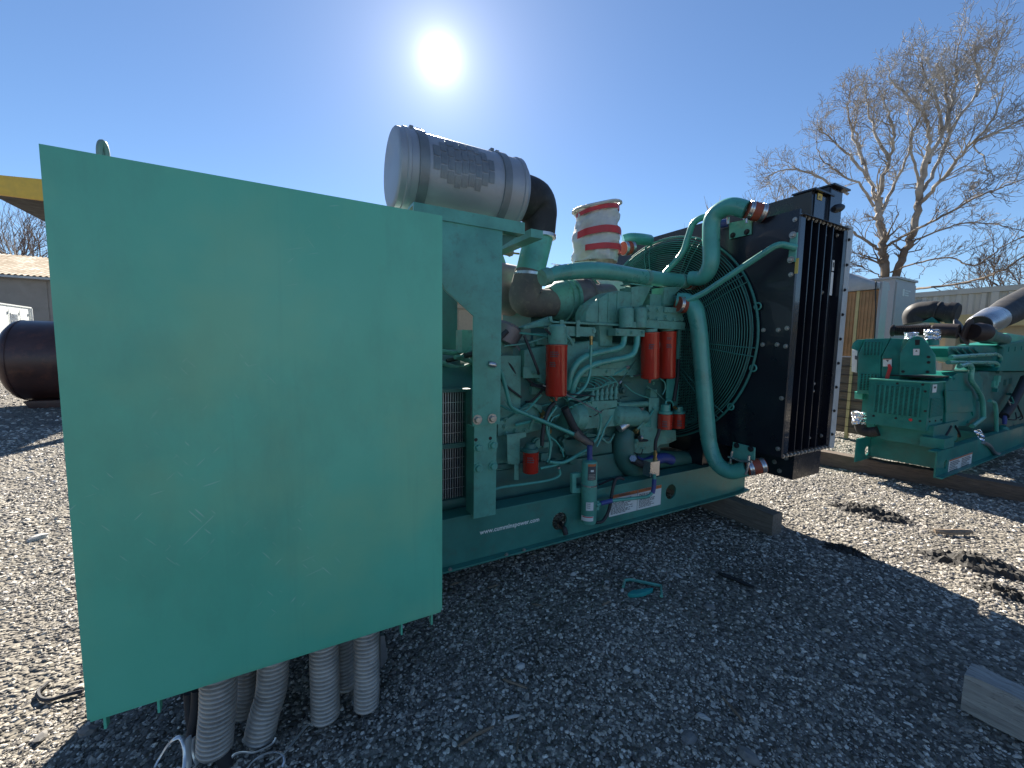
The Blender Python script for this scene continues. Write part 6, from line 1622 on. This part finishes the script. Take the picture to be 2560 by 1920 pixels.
def stick(name, label, a, b, r, mat, cat='stick', group=None, flat=0.6):
    a = Vector((a[0], a[1], g1(a[0], a[1]) + r * 0.9 + 0.004)); b = Vector((b[0], b[1], g1(b[0], b[1]) + r * 0.9 + 0.004))
    bm = bmesh.new(); rn = random.Random(len(label) * 7)
    path = [a.lerp(b, t) + Vector((rn.gauss(0, r * 0.25), rn.gauss(0, r * 0.25), 0)) for t in (0, 0.25, 0.5, 0.75, 1)]
    sweep(bm, path, [r * 0.7, r, r * 0.95, r, r * 0.55], 6, squash=flat)
    o = fin(name, bm, mat, None, ang=25)
    return tag(o, label, cat, group)
stick('wood_scrap', 'short reddish board scrap lying in full sun between soil clumps', (4.385, 1.05), (4.64, 0.905), 0.026, 'stick', 'wood scrap')
stick('dark_stick', 'black stick lying in the shade below the support timber', (2.321, 1.486), (2.373, 1.288), 0.013, 'black')
stick('wood_splinter', 'grey splinter lying in deep shade left of the timber block', (1.516, 0.919), (1.477, 0.80), 0.005, 'stick')
stick('wood_splinter', 'brown splinter in the bottom centre foreground', (0.485,1.225,0), (0.632,1.229,0), 0.006, 'stick')
stick('wood_splinter', 'short brown twig above the longer bottom-centre splinter', (0.76,1.4,0), (0.823,1.312,0), 0.005, 'stick')
stick('wood_splinter', 'thin upright-looking twig right of the bottom-centre splinter', (0.698,1.161,0), (0.656,1.104,0), 0.004, 'stick')
stick('wood_splinter', 'pale chip near the conduits below the side panel corner', (0.802,2.141,0), (0.859,2.145,0), 0.005, 'stick')
stick('wood_splinter', 'pale chip lying below the website lettering on the gravel', (0.981,2.014,0), (1.055,2.017,0), 0.004, 'stick')
stick('wood_splinter', 'tan chip in the middle of the shaded gravel', (1.138,1.771,0), (1.176,1.733,0), 0.004, 'stick')
stick('wood_splinter', 'stub of wood left of the teal scrap', (1.464,1.578,0), (1.519,1.586,0), 0.006, 'stick')
stick('wood_splinter', 'short bleached chip beside the bottom-centre splinter', (0.681,1.239,0), (0.733,1.22,0), 0.006, 'stone_pale')
# teal scrap and the bent green bracket beside it
bm = bmesh.new()
pa = [(1.65,1.579,0.012),(1.694,1.588,0.012),(1.739,1.575,0.012),(1.821,1.55,0.012),(1.807,1.54,0.012),(1.746,1.537,0.012),(1.696,1.545,0.012),(1.658,1.564,0.012)]
add_prism(bm, pa, 0.006, 0.03, 'z')
o = fin('teal_scrap', bm, 'teal_scrap', None, bevel=0.003); tag(o, 'bright teal flat scrap lying on the shaded gravel', 'scrap')
bm = bmesh.new()
tp = [(1.681,1.645,0.02),(1.738,1.692,0.02),(1.776,1.681,0.02),(1.887,1.549,0.02),(1.808,1.478,0.02)]
sweep(bm, [Vector(p) for p in tp], 0.0095, 6)
o = fin('bent_bracket', bm, 'green', None); tag(o, 'bent green metal bracket around the teal scrap', 'bracket')
# steel banding straps under the conduits
def strap(name, label, pts, w, mat='strap'):
    pts = [(p[0], p[1], max(p[2], g1(p[0], p[1]) + 0.022)) for p in pts]
    bm = bmesh.new(); path = spline(pts, 8)
    sweep(bm, path, w, 8, squash=0.45)
    o = fin(name, bm, mat, None, ang=80)
    return tag(o, label, 'strap', 'loose steel straps under the panel')
strap('steel_strap', 'long twisted bright strap trailing left from the third conduit', [(0.129,1.509,0.06),(0.121,1.51,0.04),(0.091,1.517,0.03),(0.033,1.531,0.03),(0.007,1.51,0.03),(-0.024,1.471,0.035),(-0.058,1.446,0.03),(-0.099,1.442,0.02)], 0.0075)
strap('steel_strap', 'upright bright strap loop left of the first conduit', [(-0.414,1.608,0.02),(-0.406,1.625,0.03),(-0.386,1.629,0.06),(-0.365,1.62,0.085),(-0.346,1.613,0.09),(-0.332,1.588,0.08),(-0.327,1.57,0.05),(-0.326,1.55,0.03)], 0.0065)
strap('steel_strap', 'broad bright strap standing beside the first conduit', [(-0.312,1.551,0.13),(-0.312,1.552,0.1),(-0.312,1.552,0.06),(-0.314,1.544,0.03)], 0.0095)
strap('steel_strap', 'bright strap piece touching the foot of the first conduit', [(-0.299,1.555,0.12),(-0.302,1.555,0.08),(-0.297,1.546,0.05),(-0.293,1.548,0.03),(-0.303,1.548,0.02)], 0.0065)
strap('steel_strap', 'looping thin strap between second and third conduit ends', [(-0.069,1.508,0.05),(-0.078,1.501,0.04),(-0.105,1.504,0.03),(-0.136,1.5,0.035),(-0.165,1.507,0.045),(-0.187,1.516,0.04),(-0.203,1.512,0.03),(-0.217,1.502,0.02)], 0.0055)
strap('steel_strap', 'curled thin strap ending in a loop at the bottom edge', [(-0.149,1.455,0.03),(-0.135,1.471,0.03),(-0.109,1.47,0.04),(-0.077,1.46,0.045),(-0.051,1.445,0.04),(-0.044,1.427,0.03),(-0.05,1.412,0.02)], 0.0055)
def wire(label, pts, r, mat='hose_dark', n=6):
    o = tube('loose_wire', [(p[0], p[1], g1(p[0], p[1]) + 0.012) for p in pts], r, mat, None, n, curve=True)
    return tag(o, label, 'wire', None)
wire('black wire loop on the sunlit gravel left of the panel corner', [(-0.749,2.142,0),(-0.802,2.149,0),(-0.841,2.149,0),(-0.877,2.173,0),(-0.904,2.22,0),(-0.899,2.244,0),(-0.894,2.269,0)], 0.007)
wire('thin grey wire trailing right of the last conduit', [(0.19,1.595,0),(0.19,1.561,0),(0.214,1.531,0),(0.22,1.496,0),(0.203,1.439,0)], 0.004, 'galv')
wire('thin wire on the gravel under the skid lettering', [(1.97,1.983,0),(2.012,1.928,0),(2.073,1.852,0)], 0.003)

# larger stones one can pick out
def rock(label, p, sx, sy, sz, mat, seed):
    bm = bmesh.new(); rn = random.Random(seed)
    bmesh.ops.create_icosphere(bm, subdivisions=2, radius=1)
    ph = [rn.uniform(0, 6) for _ in range(6)]
    for v in bm.verts:
        c = v.co
        k = 1 + 0.16 * math.sin(2.3 * c.x + ph[0]) * math.cos(2.1 * c.y + ph[1]) + 0.12 * math.sin(3.7 * c.z + ph[2]) + rn.gauss(0, 0.075)
        v.co = Vector((round(c.x * k * 3.5) / 3.5 * 0.35 + c.x * k * 0.65, c.y * k, c.z * k))
    a = rn.uniform(0, 3)
    for v in bm.verts:
        x, y = v.co.x * sx, v.co.y * sy
        v.co = Vector((p[0] + x * math.cos(a) - y * math.sin(a), p[1] + x * math.sin(a) + y * math.cos(a), g1(p[0], p[1]) + sz * 0.45 + v.co.z * sz))
    o = fin('rock', bm, mat, None, ang=12)
    tag(o, label, 'rock', 'larger stones lying on the gravel')
rock('larger stone lying beside the lower left corner of the panel', (-0.66, 1.90), 0.030, 0.022, 0.016, 'stone_big', 1)
rock('stone at the shadow edge left of the panel corner', (-0.80, 1.95), 0.024, 0.018, 0.012, 'stone_big', 2)
rock('large grey stone at the bottom right centre', (1.367,0.723,0), 0.036, 0.024, 0.02, 'stone_big', 3)
rock('broad flat dark stone near the bottom edge', (1.247,0.87,0), 0.032, 0.026, 0.010, 'stone_big', 4)
rock('pale blue-grey stone below the teal scrap', (0.857,1.425,0), 0.024, 0.014, 0.012, 'stone_pale', 5)
rock('white stone between the teal scrap and the timber', (2.088,1.602,0), 0.026, 0.014, 0.010, 'stone_pale', 6)
rock('dark flat stone right of the teal scrap', (1.988,1.307,0), 0.034, 0.022, 0.012, 'stone_big', 7)
rock('grey stone by the end of the black stick', (2.307,1.511,0), 0.020, 0.018, 0.014, 'stone_big', 8)
rock('pale stone pair above the flat dark stone', (1.366,0.895,0), 0.010, 0.024, 0.010, 'stone_pale', 9)
rock('greenish pale stone in the mid gravel', (1.516,1.9,0), 0.020, 0.014, 0.012, 'stone_pale', 10)
rock('white pebble beside the bracket', (1.64,1.737,0), 0.014, 0.012, 0.01, 'stone_pale', 11)
rock('pale stone near the right edge of the shade', (1.298,1.172,0), 0.016, 0.010, 0.01, 'stone_pale', 12)
rock('pale stone in the sunlit gravel at far left', (-1.582,4.056,0), 0.06, 0.03, 0.02, 'stone_pale', 13)

# ------------------------------------------------------------------ loose gravel over the ground
def gravel_points():
    P = []; Sz = []
    def ring(r0, r1, dens, s0, s1, a0, a1):
        n = int((r1 ** 2 - r0 ** 2) * (a1 - a0) / 2 * dens)
        r = np.sqrt(RNG.uniform(r0 ** 2, r1 ** 2, n)); a = RNG.uniform(a0, a1, n)
        x = r * np.sin(a); y = r * np.cos(a)
        s = s0 + (s1 - s0) * RNG.uniform(0, 1, n) ** 3.0 * (1 + 0.9 * (RNG.uniform(0, 1, n) > 0.985))
        keep = RNG.uniform(0, 1, n) < np.clip(0.72 + 1.1 * (_h(x, y, 3.1, 21) + _h(x, y, 9.0, 22) * 0.7), 0.22, 1.0)
        x, y, s = x[keep], y[keep], s[keep]
        P.append(np.stack([x, y, gz(x, y) - s * 0.1], -1)); Sz.append(s)
    A0, A1 = -0.75, 1.95
    ring(0.25, 2.2, 10500, 0.0034, 0.0108, A0 - 0.5, A1 + 0.4)
    ring(2.2, 3.6, 5400, 0.0048, 0.0140, A0 - 0.2, A1 + 0.2)
    ring(3.6, 6.0, 2000, 0.0075, 0.019, A0, A1)
    ring(6.0, 10.0, 620, 0.012, 0.026, A0, A1 - 0.1)
    ring(10.0, 20.0, 110, 0.018, 0.036, A0, A1 - 0.2)
    return np.concatenate(P), np.concatenate(Sz)
P, Sz = gravel_points()
me = bpy.data.meshes.new('gravel_stones')
me.vertices.add(len(P)); me.vertices.foreach_set('co', P.astype(np.float32).reshape(-1))
at = me.attributes.new('size', 'FLOAT', 'POINT'); at.data.foreach_set('value', Sz.astype(np.float32))
gr = bpy.data.objects.new('gravel', me); COL.objects.link(gr)
gr['kind'] = 'stuff'; gr['label'] = 'loose grey crushed gravel covering the whole yard'; gr['category'] = 'gravel'
ng = bpy.data.node_groups.new('scatter_gravel', 'GeometryNodeTree')
ng.interface.new_socket('Geometry', in_out='INPUT', socket_type='NodeSocketGeometry')
ng.interface.new_socket('Geometry', in_out='OUTPUT', socket_type='NodeSocketGeometry')
N, Lk = ng.nodes, ng.links
gi = N.new('NodeGroupInput'); go = N.new('NodeGroupOutput')
joins = N.new('GeometryNodeJoinGeometry')
for i in range(4):
    ico = N.new('GeometryNodeMeshIcoSphere'); ico.inputs['Subdivisions'].default_value = 2; ico.inputs['Radius'].default_value = 1.0
    sp_ = N.new('GeometryNodeSetPosition')
    nz = N.new('ShaderNodeTexNoise'); nz.noise_dimensions = '4D'; nz.inputs['W'].default_value = 3.1 * i + 0.7; nz.inputs['Scale'].default_value = 0.9; nz.inputs['Detail'].default_value = 2
    sub = N.new('ShaderNodeVectorMath'); sub.operation = 'SUBTRACT'; sub.inputs[1].default_value = (0.5, 0.5, 0.5)
    sc = N.new('ShaderNodeVectorMath'); sc.operation = 'SCALE'; sc.inputs['Scale'].default_value = 2.1
    Lk.new(nz.outputs['Color'], sub.inputs[0]); Lk.new(sub.outputs[0], sc.inputs[0]); Lk.new(sc.outputs[0], sp_.inputs['Offset'])
    Lk.new(ico.outputs['Mesh'], sp_.inputs['Geometry'])
    tr = N.new('GeometryNodeTransform'); tr.inputs['Scale'].default_value = ((1.15, 0.8, 0.6), (1.0, 0.95, 0.7), (1.45, 0.7, 0.5), (0.9, 0.9, 0.8))[i]
    Lk.new(sp_.outputs[0], tr.inputs['Geometry'])
    fl_ = N.new('GeometryNodeSetShadeSmooth'); fl_.inputs['Shade Smooth'].default_value = False
    Lk.new(tr.outputs[0], fl_.inputs[0])
    sm_ = N.new('GeometryNodeSetMaterial'); sm_.inputs['Material'].default_value = MATS['gravel_stone']
    Lk.new(fl_.outputs[0], sm_.inputs['Geometry'])
    g2i = N.new('GeometryNodeGeometryToInstance'); Lk.new(sm_.outputs[0], g2i.inputs[0])
    Lk.new(g2i.outputs[0], joins.inputs[0])
iop = N.new('GeometryNodeInstanceOnPoints'); iop.inputs['Pick Instance'].default_value = True
Lk.new(gi.outputs[0], iop.inputs['Points']); Lk.new(joins.outputs[0], iop.inputs['Instance'])
rv = N.new('FunctionNodeRandomValue'); rv.data_type = 'FLOAT_VECTOR'
rv.inputs[0].default_value = (-0.5, -0.5, 0); rv.inputs[1].default_value = (0.5, 0.5, 6.283)
Lk.new(rv.outputs[0], iop.inputs['Rotation'])
na = N.new('GeometryNodeInputNamedAttribute'); na.data_type = 'FLOAT'; na.inputs[0].default_value = 'size'
Lk.new(na.outputs[0], iop.inputs['Scale'])
Lk.new(iop.outputs[0], go.inputs[0])
md = gr.modifiers.new('scatter', 'NODES'); md.node_group = ng
